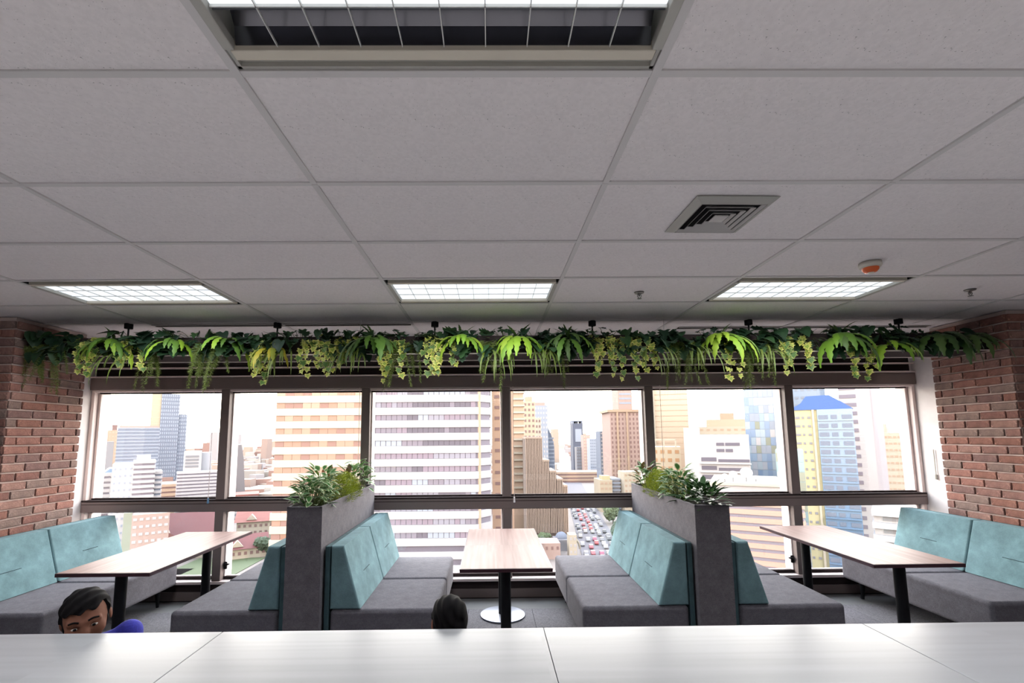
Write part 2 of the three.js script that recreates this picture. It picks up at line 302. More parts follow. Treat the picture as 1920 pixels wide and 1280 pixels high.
// ---------------------------------------------------------------- small ceiling things
{
  const d = thing('air_diffuser', 'square white ceiling air diffuser with nested louvres and a dark plate for the shade between them', 'air vent', [1.21, CEIL, -2.15]);
  d.rotation.y = 0.02;
  const frame = (o, i, y0, y1) => {   // sloping square ring from half-size o at y0 to half-size i at y1
    const v = [], idx = []; for (const [s, y] of [[o, y0], [i, y1], [i, y1 + 0.003], [o, y0 + 0.003]]) for (const [a, b] of [[-1, -1], [1, -1], [1, 1], [-1, 1]]) v.push(a * s, y, b * s);
    for (let q = 0; q < 4; q++) for (let k = 0; k < 4; k++) { const a = q * 4 + k, b = q * 4 + (k + 1) % 4, c2 = ((q + 1) % 4) * 4 + (k + 1) % 4, e = ((q + 1) % 4) * 4 + k; idx.push(a, b, c2, a, c2, e); }
    const g = new THREE.BufferGeometry(); g.setAttribute('position', new THREE.Float32BufferAttribute(v, 3)); g.setIndex(idx); const n = g.toNonIndexed(); n.computeVertexNormals(); return uvm(n);
  };
  part(d, 'frame', frame(0.185, 0.150, -0.006, -0.024), M.fixtureGrey);
  part(d, 'duct_shade', box(0.31, 0.003, 0.31, 0, -0.003, 0), M.dark);  // flat dark plate under the tile, standing for the shade behind the louvres
  const st = std(0.5, 0.48, 0.47, 0.6);
  [0.146, 0.116, 0.086, 0.056].forEach((s) => part(d, 'louvre', frame(s, s - 0.010, -0.024, -0.014), st));
  part(d, 'centre_plate', rbox(0.066, 0.006, 0.066, 0.002, 0, -0.020, 0), st);
  const sd = thing('smoke_detector', 'cream round smoke detector with an orange dome on the ceiling', 'smoke detector', [2.46, CEIL, -2.80]);
  part(sd, 'base', new THREE.LatheGeometry([[0, 0], [0.058, 0], [0.060, -0.022], [0.052, -0.034], [0, -0.034]].map((p) => new THREE.Vector2(...p)), 28), M.cream);
  part(sd, 'dome', new THREE.LatheGeometry([[0.044, -0.033], [0.043, -0.046], [0.032, -0.060], [0.018, -0.064]].map((p) => new THREE.Vector2(...p)), 28), M.orange);
  part(sd, 'lens', cyl(0.018, 0.016, 0.006, 0, -0.066, 0), M.cream);
  for (const [x, z, l] of [[1.22, -3.39, 'chrome sprinkler head between the middle and the detector-side ceiling lights'], [3.66, -3.37, 'dark sprinkler head near the brick pier by the blue roofed tower']]) {
    const s = thing('sprinkler_head', l, 'sprinkler', [x, CEIL, z], 'ceiling sprinklers');
    part(s, 'rosette', new THREE.LatheGeometry([[0, 0], [0.036, 0], [0.032, -0.008], [0.012, -0.012], [0, -0.012]].map((p) => new THREE.Vector2(...p)), 20), std(0.25, 0.24, 0.23, 0.35, { metalness: 0.7 }));
    part(s, 'yoke', merge([cyl(0.006, 0.006, 0.02, 0, -0.02, 0, 10), tube([[-0.008, -0.014, 0], [-0.014, -0.03, 0], [0, -0.046, 0]], 0.0025), tube([[0.008, -0.014, 0], [0.014, -0.03, 0], [0, -0.046, 0]], 0.0025)]), std(0.2, 0.19, 0.18, 0.3, { metalness: 0.8 }));
    part(s, 'deflector', cyl(0.016, 0.016, 0.003, 0, -0.048, 0, 16), std(0.25, 0.24, 0.23, 0.35, { metalness: 0.7 }));
  }
  for (const [x0, x1, z, l] of [[-3.0, -0.62, -4.345, 'long dark slot diffuser in the ceiling near the red roofed side'], [1.97, 4.46, -4.57, 'long dark slot diffuser in the ceiling near the blue roofed side']]) {
    const s = thing('slot_diffuser', l, 'air vent', [(x0 + x1) / 2, CEIL, z]);
    part(s, 'slot', box(x1 - x0, 0.004, 0.05, 0, -0.003, 0), M.brownDark);
    for (const q of [-1, 1]) part(s, 'flange', box(x1 - x0, 0.008, 0.008, 0, -0.005, q * 0.029), M.tbar);
  }
}

// ---------------------------------------------------------------- hanging trough
const TX0 = -3.885, TX1 = 4.53, TZ0 = -4.10, TZ1 = -4.44, TB = 2.352, TT = 2.515;
{
  const t = thing('plant_trough', 'long dark hanging trough full of trailing plants under the ceiling', 'planter', [(TX0 + TX1) / 2, TB, (TZ0 + TZ1) / 2]);
  const L = TX1 - TX0, D = TZ0 - TZ1;
  part(t, 'shell', merge([box(L, 0.01, D, 0, 0.005, 0), box(L, TT - TB, 0.01, 0, (TT - TB) / 2, D / 2 - 0.005), box(L, TT - TB, 0.01, 0, (TT - TB) / 2, -D / 2 + 0.005), box(0.01, TT - TB, D, -L / 2 + 0.005, (TT - TB) / 2, 0), box(0.01, TT - TB, D, L / 2 - 0.005, (TT - TB) / 2, 0)]), M.brownDark);
  part(t, 'soil', box(L - 0.03, 0.09, D - 0.03, 0, 0.055, 0), M.soil);
  part(t, 'edge_strip', box(L, 0.009, 0.012, 0, 0.0045, D / 2 + 0.006), M.pale);
  part(t, 'edge_strip', box(L, 0.008, 0.012, 0, -0.004, -D / 2 + 0.02), M.pale);
  for (const x of [-3.17, -1.82, -0.385, 1.06, 2.505, 3.90]) {
    const h = part(t, 'hanger', merge([cyl(0.034, 0.034, 0.045, 0, 0, 0, 20), cyl(0.0075, 0.0075, 0.22, 0, -0.12, 0, 10)]), M.blackMetal);
    h.position.set(x - (TX0 + TX1) / 2, CEIL - TB - 0.024, 0);
  }
  for (const x of [-1.04, 1.69]) part(t, 'cable', cyl(0.003, 0.003, CEIL - TT + 0.06, x - (TX0 + TX1) / 2, (CEIL - TB + TT - TB - 0.06) / 2, 0.08, 8), M.tbar);
}
// blind cords
for (const [x, y0, col, l] of [[-2.80, 1.02, [0.10, 0.22, 0.36], 'thin blind cord with a blue weight hanging before the rail'], [-1.265, 1.32, [0.6, 0.55, 0.55], 'thin blind cord ending above the planter with yellow green moss'], [0.36, 1.0, [0.75, 0.7, 0.72], 'thin blind cord with a pale weight above the table in the middle'], [1.93, 1.25, [0.7, 0.65, 0.6], 'thin blind cord before the orange glass tower']]) {
  const t = thing('pull_cord_set', l, 'blind cord', [x, 2.16, -5.03], 'blind cords');
  part(t, 'cord', cyl(0.0022, 0.0022, 2.16 - y0, 0, -(2.16 - y0) / 2, 0, 6), M.pale);
  part(t, 'weight', cyl(0.008, 0.011, 0.055, 0, -(2.16 - y0) - 0.02, 0, 12), std(...col, 0.4));
}
{
  const w = thing('blind_wand', 'thin grey control rod on the white reveal by the brick pier', 'blind rod', [4.708, 1.2, -4.93]);
  part(w, 'rod', cyl(0.005, 0.005, 0.26, 0, 0.13, 0, 8), M.fixtureGrey); part(w, 'grip', cyl(0.012, 0.014, 0.05, 0, -0.02, 0, 12), M.fixtureGrey);
}

// ---------------------------------------------------------------- sofas
const sofaGeo = {
  back: prism([[0.045, 0.425], [0.262, 0.425], [0.135, 0.862], [0.045, 0.862]], 0.742, 0.014),
  seat: rbox(0.765, 0.255, 0.742, 0.03, 0.4275, 0.2925, 0, 4),
  panel: rbox(0.036, 0.72, 1.49, 0.008, 0.02, 0.50, 0),
  leg: new THREE.CylinderGeometry(0.024, 0.013, 0.175, 14).translate(0, -0.0875, 0),
  stitch: cyl(0.0022, 0.0022, 0.17, 0, 0, 0, 6).rotateX(Math.PI / 2),
};
function sofa(x, z, turn, label) {
  const t = thing('sofa', label, 'sofa', [x, 0, z], 'two-seat booth sofas'); t.rotation.y = turn;
  part(t, 'back_panel', sofaGeo.panel, M.tealPanel, 'dark teal back panel');
  for (const s of [-1, 1]) {
    const b = part(t, 'backrest', sofaGeo.back, M.teal, 'light teal backrest'); b.position.z = s * 0.375;
    const st = part(b, 'stitch', sofaGeo.stitch, M.stitch); st.position.set(0.2085, 0.615, 0);
    const c = part(t, 'seat', sofaGeo.seat, M.grey, 'grey seat'); c.position.z = s * 0.375;
  }
  for (const [a, b] of [[0.70, 0.62], [0.70, -0.62], [0.12, 0.62], [0.12, -0.62]]) { const l = part(t, 'leg', sofaGeo.leg, M.blackMetal); l.position.set(a, 0.172, b); l.rotation.set(b > 0 ? 0.12 : -0.12, 0, a > 0.4 ? 0.14 : -0.10); l.scale.y = 1.0; l.position.y = 0.17; }
  return t;
}
const SZ = -4.295;
sofa(-1.082, SZ, 0, 'teal and grey booth sofa against the planter with yellow green moss, facing the middle table');
sofa(1.578, SZ - 0.0, Math.PI, 'teal and grey booth sofa against the planter with dark glossy leaves, facing the middle table');
sofa(-1.358, SZ, Math.PI, 'booth sofa seen from behind its planter, facing the brick pier behind the red roofs');
sofa(1.852, SZ, 0, 'booth sofa behind its planter, facing the pier by the blue roofed tower');
sofa(-3.878, SZ, 0, 'teal and grey booth sofa by the brick pier, behind the child in blue');
sofa(4.528, SZ, Math.PI, 'teal and grey booth sofa by the brick pier at the blue roofed tower side');

// ---------------------------------------------------------------- tables
function table(x, label) {
  const t = thing('table', label, 'table', [x, 0, -4.065], 'long booth tables');
  const top = part(t, 'table_top', rbox(0.626, 0.020, 1.384, 0.003, 0, 0.731, 0), M.tableTop);
  part(top, 'edge_band', merge([box(0.006, 0.024, 1.392, -0.316, 0.7275, 0), box(0.006, 0.024, 1.392, 0.316, 0.7275, 0), box(0.638, 0.024, 0.006, 0, 0.7275, 0.695), box(0.638, 0.024, 0.006, 0, 0.7275, -0.695), box(0.626, 0.004, 1.384, 0, 0.7185, 0)]), M.tableEdge);
  for (const s of [-1, 1]) {
    const p = part(t, 'post', cyl(0.037, 0.037, 0.69, 0, 0.362, s * 0.52, 24), M.blackMetal);
    part(p, 'top_plate', box(0.28, 0.008, 0.28, 0, 0.712, s * 0.52), M.blackMetal);
    part(t, 'base', new THREE.LatheGeometry([[0, 0.001], [0.207, 0.001], [0.207, 0.010], [0.202, 0.014], [0.05, 0.018], [0, 0.018]].map((p2) => new THREE.Vector2(...p2)), 48).translate(0, 0, s * 0.52), M.discMetal);
  }
}
table(0.218, 'long wooden top table in the middle between two facing sofas');
table(-2.52, 'long wooden top table in front of the red roofed houses');
table(3.07, 'long wooden top table in front of the blue roofed tower');

// ---------------------------------------------------------------- planters between the sofas
function planter(x, h, label) {
  const w = 0.252, t = thing('divider_planter', label, 'planter', [x, 0, -4.275]), L = 1.55;
  part(t, 'casing', merge([box(0.016, h, L, -w / 2 + 0.008, h / 2, 0), box(0.016, h, L, w / 2 - 0.008, h / 2, 0), box(w - 0.032, h, 0.016, 0, h / 2, L / 2 - 0.008), box(w - 0.032, h, 0.016, 0, h / 2, -L / 2 + 0.008)]), M.planter);
  part(t, 'rim', merge([rbox(0.02, 0.012, L + 0.004, 0.003, -w / 2 + 0.009, h, 0), rbox(0.02, 0.012, L + 0.004, 0.003, w / 2 - 0.009, h, 0), rbox(w, 0.012, 0.02, 0.003, 0, h, L / 2 - 0.008), rbox(w, 0.012, 0.02, 0.003, 0, h, -L / 2 + 0.008)]), M.planter);
  part(t, 'soil', box(w - 0.034, 0.3, L - 0.034, 0, h - 0.19, 0), M.soil);
  return t;
}
planter(-1.22, 1.143, 'tall grey divider planter filled with white edged leaves and yellow green moss');
planter(1.715, 1.128, 'tall grey divider planter with dark glossy leaves at its front end');

// ---------------------------------------------------------------- white counter in front
{
  const t = thing('counter', 'long white wood grain counter in the foreground', 'counter', [0.3, 0, -1.5]);
  const xs = [-3.43, -2.17, -0.927, 0.318, 1.574, 2.82, 4.07];
  for (let i = 0; i < xs.length - 1; i++) part(t, 'top_panel', rbox(xs[i + 1] - xs[i] - 0.0025, 0.03, 0.9, 0.002, (xs[i] + xs[i + 1]) / 2 - 0.3, 0.885, 0), M.counter);
  part(t, 'body', span(-3.68, 3.72, 0.08, 0.868, 0.36, -0.36), M.counterSide);
  part(t, 'plinth', span(-3.66, 3.70, 0, 0.08, 0.32, -0.32), M.dark);
}

// ================================================================ plants
const leafMat = (r, g, b, o = {}) => phy(r, g, b, 0.55, { side: THREE.DoubleSide, transmission: 0.28, thickness: 0, ior: 1.4, ...o });
const LM = {
  fern: [leafMat(0.26, 0.44, 0.03), leafMat(0.18, 0.35, 0.03), leafMat(0.11, 0.23, 0.03), leafMat(0.33, 0.49, 0.04)],
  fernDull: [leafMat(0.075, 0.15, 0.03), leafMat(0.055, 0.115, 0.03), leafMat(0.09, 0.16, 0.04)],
  fernYellow: [leafMat(0.46, 0.40, 0.03), leafMat(0.30, 0.34, 0.04)],
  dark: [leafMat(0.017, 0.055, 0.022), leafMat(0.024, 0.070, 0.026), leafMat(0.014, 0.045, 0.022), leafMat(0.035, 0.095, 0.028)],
  varieg: leafMat(1, 1, 1, { vertexColors: true }),
  feather: leafMat(0.15, 0.20, 0.035), moss: leafMat(0.40, 0.46, 0.02), mossDark: leafMat(0.24, 0.31, 0.02),
  grassy: leafMat(0.15, 0.21, 0.045), rust: leafMat(0.30, 0.12, 0.06), brown: leafMat(0.10, 0.07, 0.025), glossy: leafMat(0.03, 0.085, 0.02, { roughness: 0.3 }), stem: std(0.10, 0.13, 0.04, 0.8),
};
// an arching fern frond with a toothed edge: leaves the origin along +z, rises and droops
function frondGeo(len, wid, up, down, n = 13) {
  const v = [], idx = []; let y = 0, z = 0;
  for (let i = 0; i <= n; i++) {
    const t = i / n, a = up + (down - up) * Math.pow(t, 0.8);
    if (i) { y += Math.sin(a) * len / n; z += Math.cos(a) * len / n; }
    const w = wid * Math.pow(Math.sin(Math.PI * Math.min(0.97, 0.08 + t * 0.92)), 0.7) * (i % 2 ? 1 : 0.66);
    const ny = Math.cos(a) * w * 0.28, nz = -Math.sin(a) * w * 0.28;
    v.push(-w, y - ny, z - nz, 0, y, z, w, y - ny, z - nz);
    if (i) { const b = 3 * (i - 1), c = 3 * i; idx.push(b, c, b + 1, b + 1, c, c + 1, b + 1, c + 1, b + 2, b + 2, c + 1, c + 2); }
  }
  const g = new THREE.BufferGeometry(); g.setAttribute('position', new THREE.Float32BufferAttribute(v, 3)); g.setIndex(idx); g.computeVertexNormals(); return uvm(g);
}
const frondsA = [frondGeo(0.27, 0.030, 0.75, -1.5), frondGeo(0.31, 0.032, 0.5, -1.55), frondGeo(0.23, 0.028, 0.9, -1.35), frondGeo(0.34, 0.030, 0.35, -1.57)];
const frondsUp = [frondGeo(0.20, 0.018, 1.25, 0.3), frondGeo(0.24, 0.016, 1.35, 0.1)];
const frondsThin = [frondGeo(0.34, 0.011, 0.2, -1.56), frondGeo(0.28, 0.012, 0.4, -1.55), frondGeo(0.40, 0.010, 0.0, -1.57)];
// a flat leaf from an outline (half, mirrored), with an inner ring so that the edge can be of another colour
function leafGeo(outline, inner, fold, droop, cIn, cOut) {
  const pts = [...outline, ...outline.slice(1, -1).reverse().map(([x, y]) => [-x, y])], n = pts.length;
  const cy = outline.reduce((s, p) => s + p[1], 0) / outline.length, v = [], col = [], idx = [];
  const put = (x, y, c) => { v.push(x, Math.abs(x) * fold - droop * y * y, y); if (cIn) col.push(...c); };
  put(0, cy, cIn); for (const [x, y] of pts) put(x * inner, cy + (y - cy) * inner, cIn);
  const o = v.length / 3; for (const [x, y] of pts) put(x, y, cOut);
  if (cIn) { for (const [x, y] of pts) put(x * inner * 1.02, cy + (y - cy) * inner * 1.02, cOut); }
  const q = cIn ? o + n : 1;
  for (let i = 0; i < n; i++) { const j = (i + 1) % n; idx.push(0, 1 + i, 1 + j, q + i, o + i, o + j, q + i, o + j, q + j); }
  const g = new THREE.BufferGeometry(); g.setAttribute('position', new THREE.Float32BufferAttribute(v, 3));
  if (cIn) g.setAttribute('color', new THREE.Float32BufferAttribute(col, 3));
  g.setIndex(idx); g.computeVertexNormals(); return uvm(g);
}
const ivyOut = [[0, 0], [0.38, -0.10], [0.55, 0.12], [0.34, 0.30], [0.60, 0.55], [0.26, 0.60], [0, 1.0]];
const heartOut = [[0, 0.04], [0.20, -0.08], [0.42, 0.04], [0.46, 0.30], [0.32, 0.62], [0.14, 0.86], [0, 1.0]];
const holeyOut = [[0, 0.04], [0.24, -0.06], [0.46, 0.10], [0.26, 0.24], [0.48, 0.34], [0.28, 0.46], [0.42, 0.60], [0.2, 0.66], [0.24, 0.84], [0, 1.0]];
const ovalOut = [[0, 0], [0.12, 0.10], [0.22, 0.34], [0.23, 0.58], [0.14, 0.84], [0, 1.0]];
const lanceOut = [[0, 0], [0.10, 0.15], [0.16, 0.42], [0.12, 0.72], [0, 1.0]];
const sc = (o, s) => o.map(([x, y]) => [x * s, y * s]);
const GRN = [0.10, 0.22, 0.05], YEL = [0.62, 0.60, 0.22], CREAM = [0.55, 0.62, 0.38];
const ivyGeo = [leafGeo(sc(ivyOut, 0.054), 0.62, 0.25, 2, [0.26, 0.36, 0.05], [0.64, 0.62, 0.14]), leafGeo(sc(ivyOut, 0.046), 0.55, 0.3, 2, [0.34, 0.44, 0.07], [0.68, 0.66, 0.18]), leafGeo(sc(ivyOut, 0.060), 0.75, 0.2, 2, [0.09, 0.19, 0.04], [0.36, 0.42, 0.11])];
const ivyDark = [leafGeo(sc(ivyOut, 0.066), 0.6, 0.25, 2), leafGeo(sc(ivyOut, 0.056), 0.6, 0.3, 2)];
const heartGeo = [leafGeo(sc(heartOut, 0.13), 0.6, 0.3, 2.2), leafGeo(sc(heartOut, 0.105), 0.6, 0.35, 2.5), leafGeo(sc(holeyOut, 0.15), 0.55, 0.25, 1.8)];
const sageGeo = [leafGeo(sc(ovalOut, 0.085), 0.74, 0.3, 4, [0.07, 0.22, 0.05], CREAM), leafGeo(sc(ovalOut, 0.07), 0.72, 0.35, 5, [0.10, 0.27, 0.07], [0.60, 0.66, 0.42]), leafGeo(sc(ovalOut, 0.095), 0.78, 0.25, 3.5, [0.06, 0.18, 0.045], [0.45, 0.55, 0.33])];
const lanceGeo = [leafGeo(sc(lanceOut, 0.15), 0.6, 0.3, 1.2), leafGeo(sc(lanceOut, 0.11), 0.6, 0.35, 2)];
const Q = new THREE.Quaternion(), E3 = new THREE.Euler();
function place(m, x, y, z, rx, ry, rz, s = 1) { m.position.set(x, y, z); m.rotation.set(rx, ry, rz, 'YXZ'); m.scale.setScalar(s); return m; }
// needles along a curve, as one sprig
function sprig(len, wide, n, droop) {
  const out = [];
  for (let i = 0; i < n; i++) {
    const t = i / n, y = -len * t * droop + 0.03 * Math.sin(t * 3), z = 0.05 * Math.sin(t * 1.6), a = i * 2.4, l = wide * (1 - 0.55 * t) * rr(0.7, 1.15), w = 0.0022;
    const g = new THREE.BufferGeometry(), dx = Math.cos(a) * l, dz = Math.sin(a) * l, dy = -l * rr(0.1, 0.8);
    g.setAttribute('position', new THREE.Float32BufferAttribute([0, y - w, z, dx, y + dy, z + dz, 0, y + w, z, 0, y, z - w, dx * 0.8, y + dy - 0.01, z + dz * 0.8, 0, y, z + w], 3)); g.computeVertexNormals(); out.push(uvm(g));
  }
  return merge(out);
}
const sprigs = [0, 1, 2].map((k) => sprig(0.22 + 0.05 * k, 0.040, 70, 1));
const PZ = -4.14, PY = 2.47;     // where trough plants are rooted
let plantNo = 0;
function fern(x, label, { mats = LM.fern, n = 11, s = 1, y = PY, z = PZ + 0.035, up = 2 } = {}) {
  const t = thing('fern', label, 'plant', [x, y, z], 'ferns in the hanging trough');
  for (let k = 0; k < n; k++) { const a = (k / (n - 1) - 0.5) * 2.5 + rr(-0.15, 0.15); place(part(t, 'frond', pick(frondsA), pick(mats)), Math.sin(a) * 0.02, rr(0, 0.02), 0.02, rr(-0.1, 0.15), a, rr(-0.15, 0.15), s * rr(0.9, 1.2)); }
  for (let k = 0; k < up; k++) place(part(t, 'frond', pick(frondsUp), pick(LM.fernDull)), 0, 0.01, 0, rr(-0.1, 0.2), rr(-2.4, 2.4), 0, s * rr(0.6, 0.85));
  return t;
}
function ivy(x, label, { vines = 4, len = 0.28, z = PZ + 0.03, top = 6 } = {}) {
  const t = thing('variegated_ivy', label, 'plant', [x, PY, z], 'trailing ivies in the hanging trough');
  for (let k = 0; k < vines; k++) {
    const x0 = (k - (vines - 1) / 2) * 0.055 + rr(-0.02, 0.02), L = len * rr(0.75, 1.15), sw = rr(-0.06, 0.06), pts = [];
    for (let i = 0; i <= 6; i++) { const u = i / 6; pts.push([x0 + sw * u + 0.012 * Math.sin(u * 9 + k), 0.02 - L * u * u * 0.35 - L * u * 0.65, 0.05 + 0.05 * Math.sin(u * 2.2)]); }
    const st = part(t, 'vine', tube(pts, 0.0022, 14, 5), LM.stem);
    const c = new THREE.CatmullRomCurve3(pts.map((p) => new THREE.Vector3(...p)));
    const m = 7 + Math.floor(rnd() * 3);
    for (let i = 1; i <= m; i++) { const p = c.getPoint(i / m), side = i % 2 ? 1 : -1; place(part(st, 'leaf', pick(ivyGeo), LM.varieg), p.x + side * 0.008, p.y, p.z + 0.006, rr(0.9, 1.5), rr(-0.5, 0.5) + side * 0.3, side * rr(0.2, 0.9), rr(0.8, 1.15)); }
  }
  for (let k = 0; k < top; k++) place(part(t, 'leaf', pick(ivyGeo), LM.varieg), rr(-0.12, 0.12), rr(-0.03, 0.05), rr(0.02, 0.07), rr(0.3, 1.3), rr(-1, 1), rr(-0.4, 0.4), rr(0.8, 1.1));
  return t;
}
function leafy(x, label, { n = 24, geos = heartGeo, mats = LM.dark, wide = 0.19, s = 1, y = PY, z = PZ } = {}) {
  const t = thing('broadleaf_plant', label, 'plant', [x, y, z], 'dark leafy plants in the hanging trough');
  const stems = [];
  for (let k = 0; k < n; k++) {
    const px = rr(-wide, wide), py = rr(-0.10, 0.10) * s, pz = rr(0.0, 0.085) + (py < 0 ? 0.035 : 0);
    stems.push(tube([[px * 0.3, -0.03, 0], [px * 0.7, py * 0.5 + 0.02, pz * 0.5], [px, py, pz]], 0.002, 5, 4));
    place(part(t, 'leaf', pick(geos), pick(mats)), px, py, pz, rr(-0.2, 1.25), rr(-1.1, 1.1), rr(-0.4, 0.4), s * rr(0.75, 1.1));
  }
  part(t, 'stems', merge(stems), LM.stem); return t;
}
function feather(x, label, { n = 10, mat = LM.feather, s = 1.25 } = {}) {
  const t = thing('asparagus_fern', label, 'plant', [x, PY - 0.03, PZ + 0.07], 'feathery plants in the hanging trough');
  for (let k = 0; k < n; k++) place(part(t, 'sprig', pick(sprigs), mat), (k - n / 2) * 0.02 + rr(-0.02, 0.02), rr(-0.02, 0.03), rr(-0.01, 0.03), rr(-0.15, 0.1), rr(0, 6), rr(-0.25, 0.25), s * rr(0.8, 1.1));
  return t;
}
function strands(x, label, { n = 14, mats = [LM.grassy, LM.feather] } = {}) {
  const t = thing('ribbon_fern', label, 'plant', [x, PY - 0.07, PZ + 0.05], 'ribbon leaved plants in the hanging trough');
  for (let k = 0; k < n; k++) place(part(t, 'frond', pick(frondsThin), pick(mats)), (k - n / 2) * 0.014, rr(-0.04, 0.02), 0, 0, rr(-0.7, 0.7), 0, rr(0.7, 1.0));
  return t;
}
const XP = (px) => 0.116 + (px - 922) * 4.09 / 884;      // a place along the trough
fern(XP(215), 'bright fern in the trough closest to the brick pier behind the red roofs');
fern(XP(330), 'bright fern in the trough hanging above the cord with the blue weight', { n: 9 });
fern(XP(427), 'bright fern in the trough just past the first window mullion from the red roofs', { n: 10 });
fern(XP(512), 'fern in the trough with yellow fronds beside bright window band building', { mats: LM.fernYellow, n: 8, s: 0.85, y: PY - 0.07, up: 0 });
fern(XP(702), 'dull olive fern in the trough with fronds standing up', { mats: [LM.fernDull[0], LM.fernDull[2], LM.fern[2]], s: 1.15, n: 12, up: 5 });
fern(XP(868), 'bright lime fern in the trough above the end of the banded building', { n: 10, s: 1.1, mats: [LM.fern[0], LM.fern[3], LM.fern[1]] });
fern(XP(975), 'bright lime fern in the trough directly above the middle table', { n: 11, s: 1.15, mats: [LM.fern[0], LM.fern[3], LM.fern[1]] });
fern(XP(1070), 'fern in the trough with a spiky upright tuft above the dark tower', { n: 10, s: 1.05, up: 6, mats: [LM.fern[1], LM.fern[2], LM.fernDull[2]] });
fern(XP(1362), 'largest bright lime fern in the trough above the white building', { n: 13, s: 1.2, mats: [LM.fern[0], LM.fern[3], LM.fern[1]] });
fern(XP(1590), 'wide fern in the trough with one long frond rising, above the blue roof', { n: 13, s: 1.2, up: 4, mats: [LM.fern[1], LM.fern[2], LM.fernDull[2]] });
fern(XP(1682), 'bright hanging fern in the trough next to the brick pier by the blue tower', { n: 7, s: 1.05, y: PY - 0.08, up: 0, mats: [LM.fern[0], LM.fern[1]] });
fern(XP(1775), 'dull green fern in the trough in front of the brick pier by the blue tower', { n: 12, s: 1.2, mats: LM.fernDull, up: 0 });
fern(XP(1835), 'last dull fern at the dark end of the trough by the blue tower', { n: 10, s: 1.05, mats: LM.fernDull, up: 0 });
ivy(XP(180), 'cream edged ivy trailing from the trough beside the brick pier and red roofs');
ivy(XP(258), 'cream edged ivy trailing between the first two bright ferns', { len: 0.22 });
ivy(XP(598), 'long cream edged ivy trailing before the office half painted with sunset flare', { vines: 5, len: 0.30 });
ivy(XP(648), 'short cream edged ivy trailing next to the olive fern', { vines: 3, len: 0.24 });
ivy(XP(738), 'cream edged ivy trailing low at the second mullion', { vines: 4, len: 0.34, top: 2 });
ivy(XP(825), 'cream edged ivy trailing beside the lime fern over the banded building', { vines: 5, len: 0.3 });
ivy(XP(1132), 'full cream edged ivy trailing above the sofa with dark planter leaves', { vines: 5, len: 0.3 });
ivy(XP(1190), 'cream edged ivy trailing beside the fourth mullion', { vines: 5, len: 0.32 });
ivy(XP(1375), 'cream edged ivy trailing low under the largest lime fern', { vines: 3, len: 0.36, top: 1 });
ivy(XP(1490), 'full cream edged ivy trailing by the last mullion before the blue roof', { vines: 5, len: 0.3 });
ivy(XP(1612), 'cream edged ivy trailing under the wide fern above the blue roof', { vines: 5, len: 0.33, top: 2 });
ivy(XP(505), 'small cream edged ivy trailing under the yellow fern', { vines: 4, len: 0.33, top: 0 });
feather(XP(290), 'feathery fern hanging between the first and second bright ferns');
feather(XP(402), 'feathery olive fern hanging left of the first mullion', { n: 13, s: 1.35 });
feather(XP(755), 'feathery olive fern beside the olive frond fern', { n: 13 });
feather(XP(925), 'feathery fern between two lime ferns above the middle table', { n: 9 });
feather(XP(1050), 'feathery dark fern hanging below the spiky tuft', { n: 9, s: 1.3 });
feather(XP(1420), 'feathery fern next to the largest lime fern', { n: 13 });
feather(XP(90), 'dull feathery fern at the brick pier end of the trough', { n: 16, s: 1.25 });
feather(XP(1290), 'feathery fern before the orange glass tower', { n: 11 });
strands(XP(235), 'ribbon leaved plant hanging below the first bright fern');
strands(XP(530), 'ribbon leaved plant hanging beside the yellow fern');
strands(XP(1022), 'ribbon leaved plant hanging right above the dark far tower');
strands(XP(940), 'ribbon leaved plant hanging at the mullion over the middle table');
strands(XP(1235), 'ribbon leaved plant hanging at the fourth mullion', { n: 12 });
strands(XP(1450), 'ribbon leaved plant hanging at the last mullion', { n: 12 });
strands(XP(665), 'ribbon leaved plant hanging under the olive fern');
strands(XP(1320), 'ribbon leaved plant hanging beside the largest lime fern');
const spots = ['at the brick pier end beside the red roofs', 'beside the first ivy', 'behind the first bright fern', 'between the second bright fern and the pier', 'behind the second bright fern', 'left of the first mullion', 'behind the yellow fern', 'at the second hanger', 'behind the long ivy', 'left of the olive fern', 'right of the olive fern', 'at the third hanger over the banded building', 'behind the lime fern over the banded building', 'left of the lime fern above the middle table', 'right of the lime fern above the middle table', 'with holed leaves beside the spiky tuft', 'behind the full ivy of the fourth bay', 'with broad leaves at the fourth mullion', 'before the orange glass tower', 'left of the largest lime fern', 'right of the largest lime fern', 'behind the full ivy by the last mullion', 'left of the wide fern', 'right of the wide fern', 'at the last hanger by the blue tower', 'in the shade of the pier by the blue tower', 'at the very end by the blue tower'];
spots.forEach((s, i) => leafy(XP(104 + i * 65.2), 'dark leafy plant in the trough ' + s, { geos: i % 3 === 1 ? ivyDark : heartGeo, n: i % 3 === 1 ? 38 : 25, wide: 0.19 }));

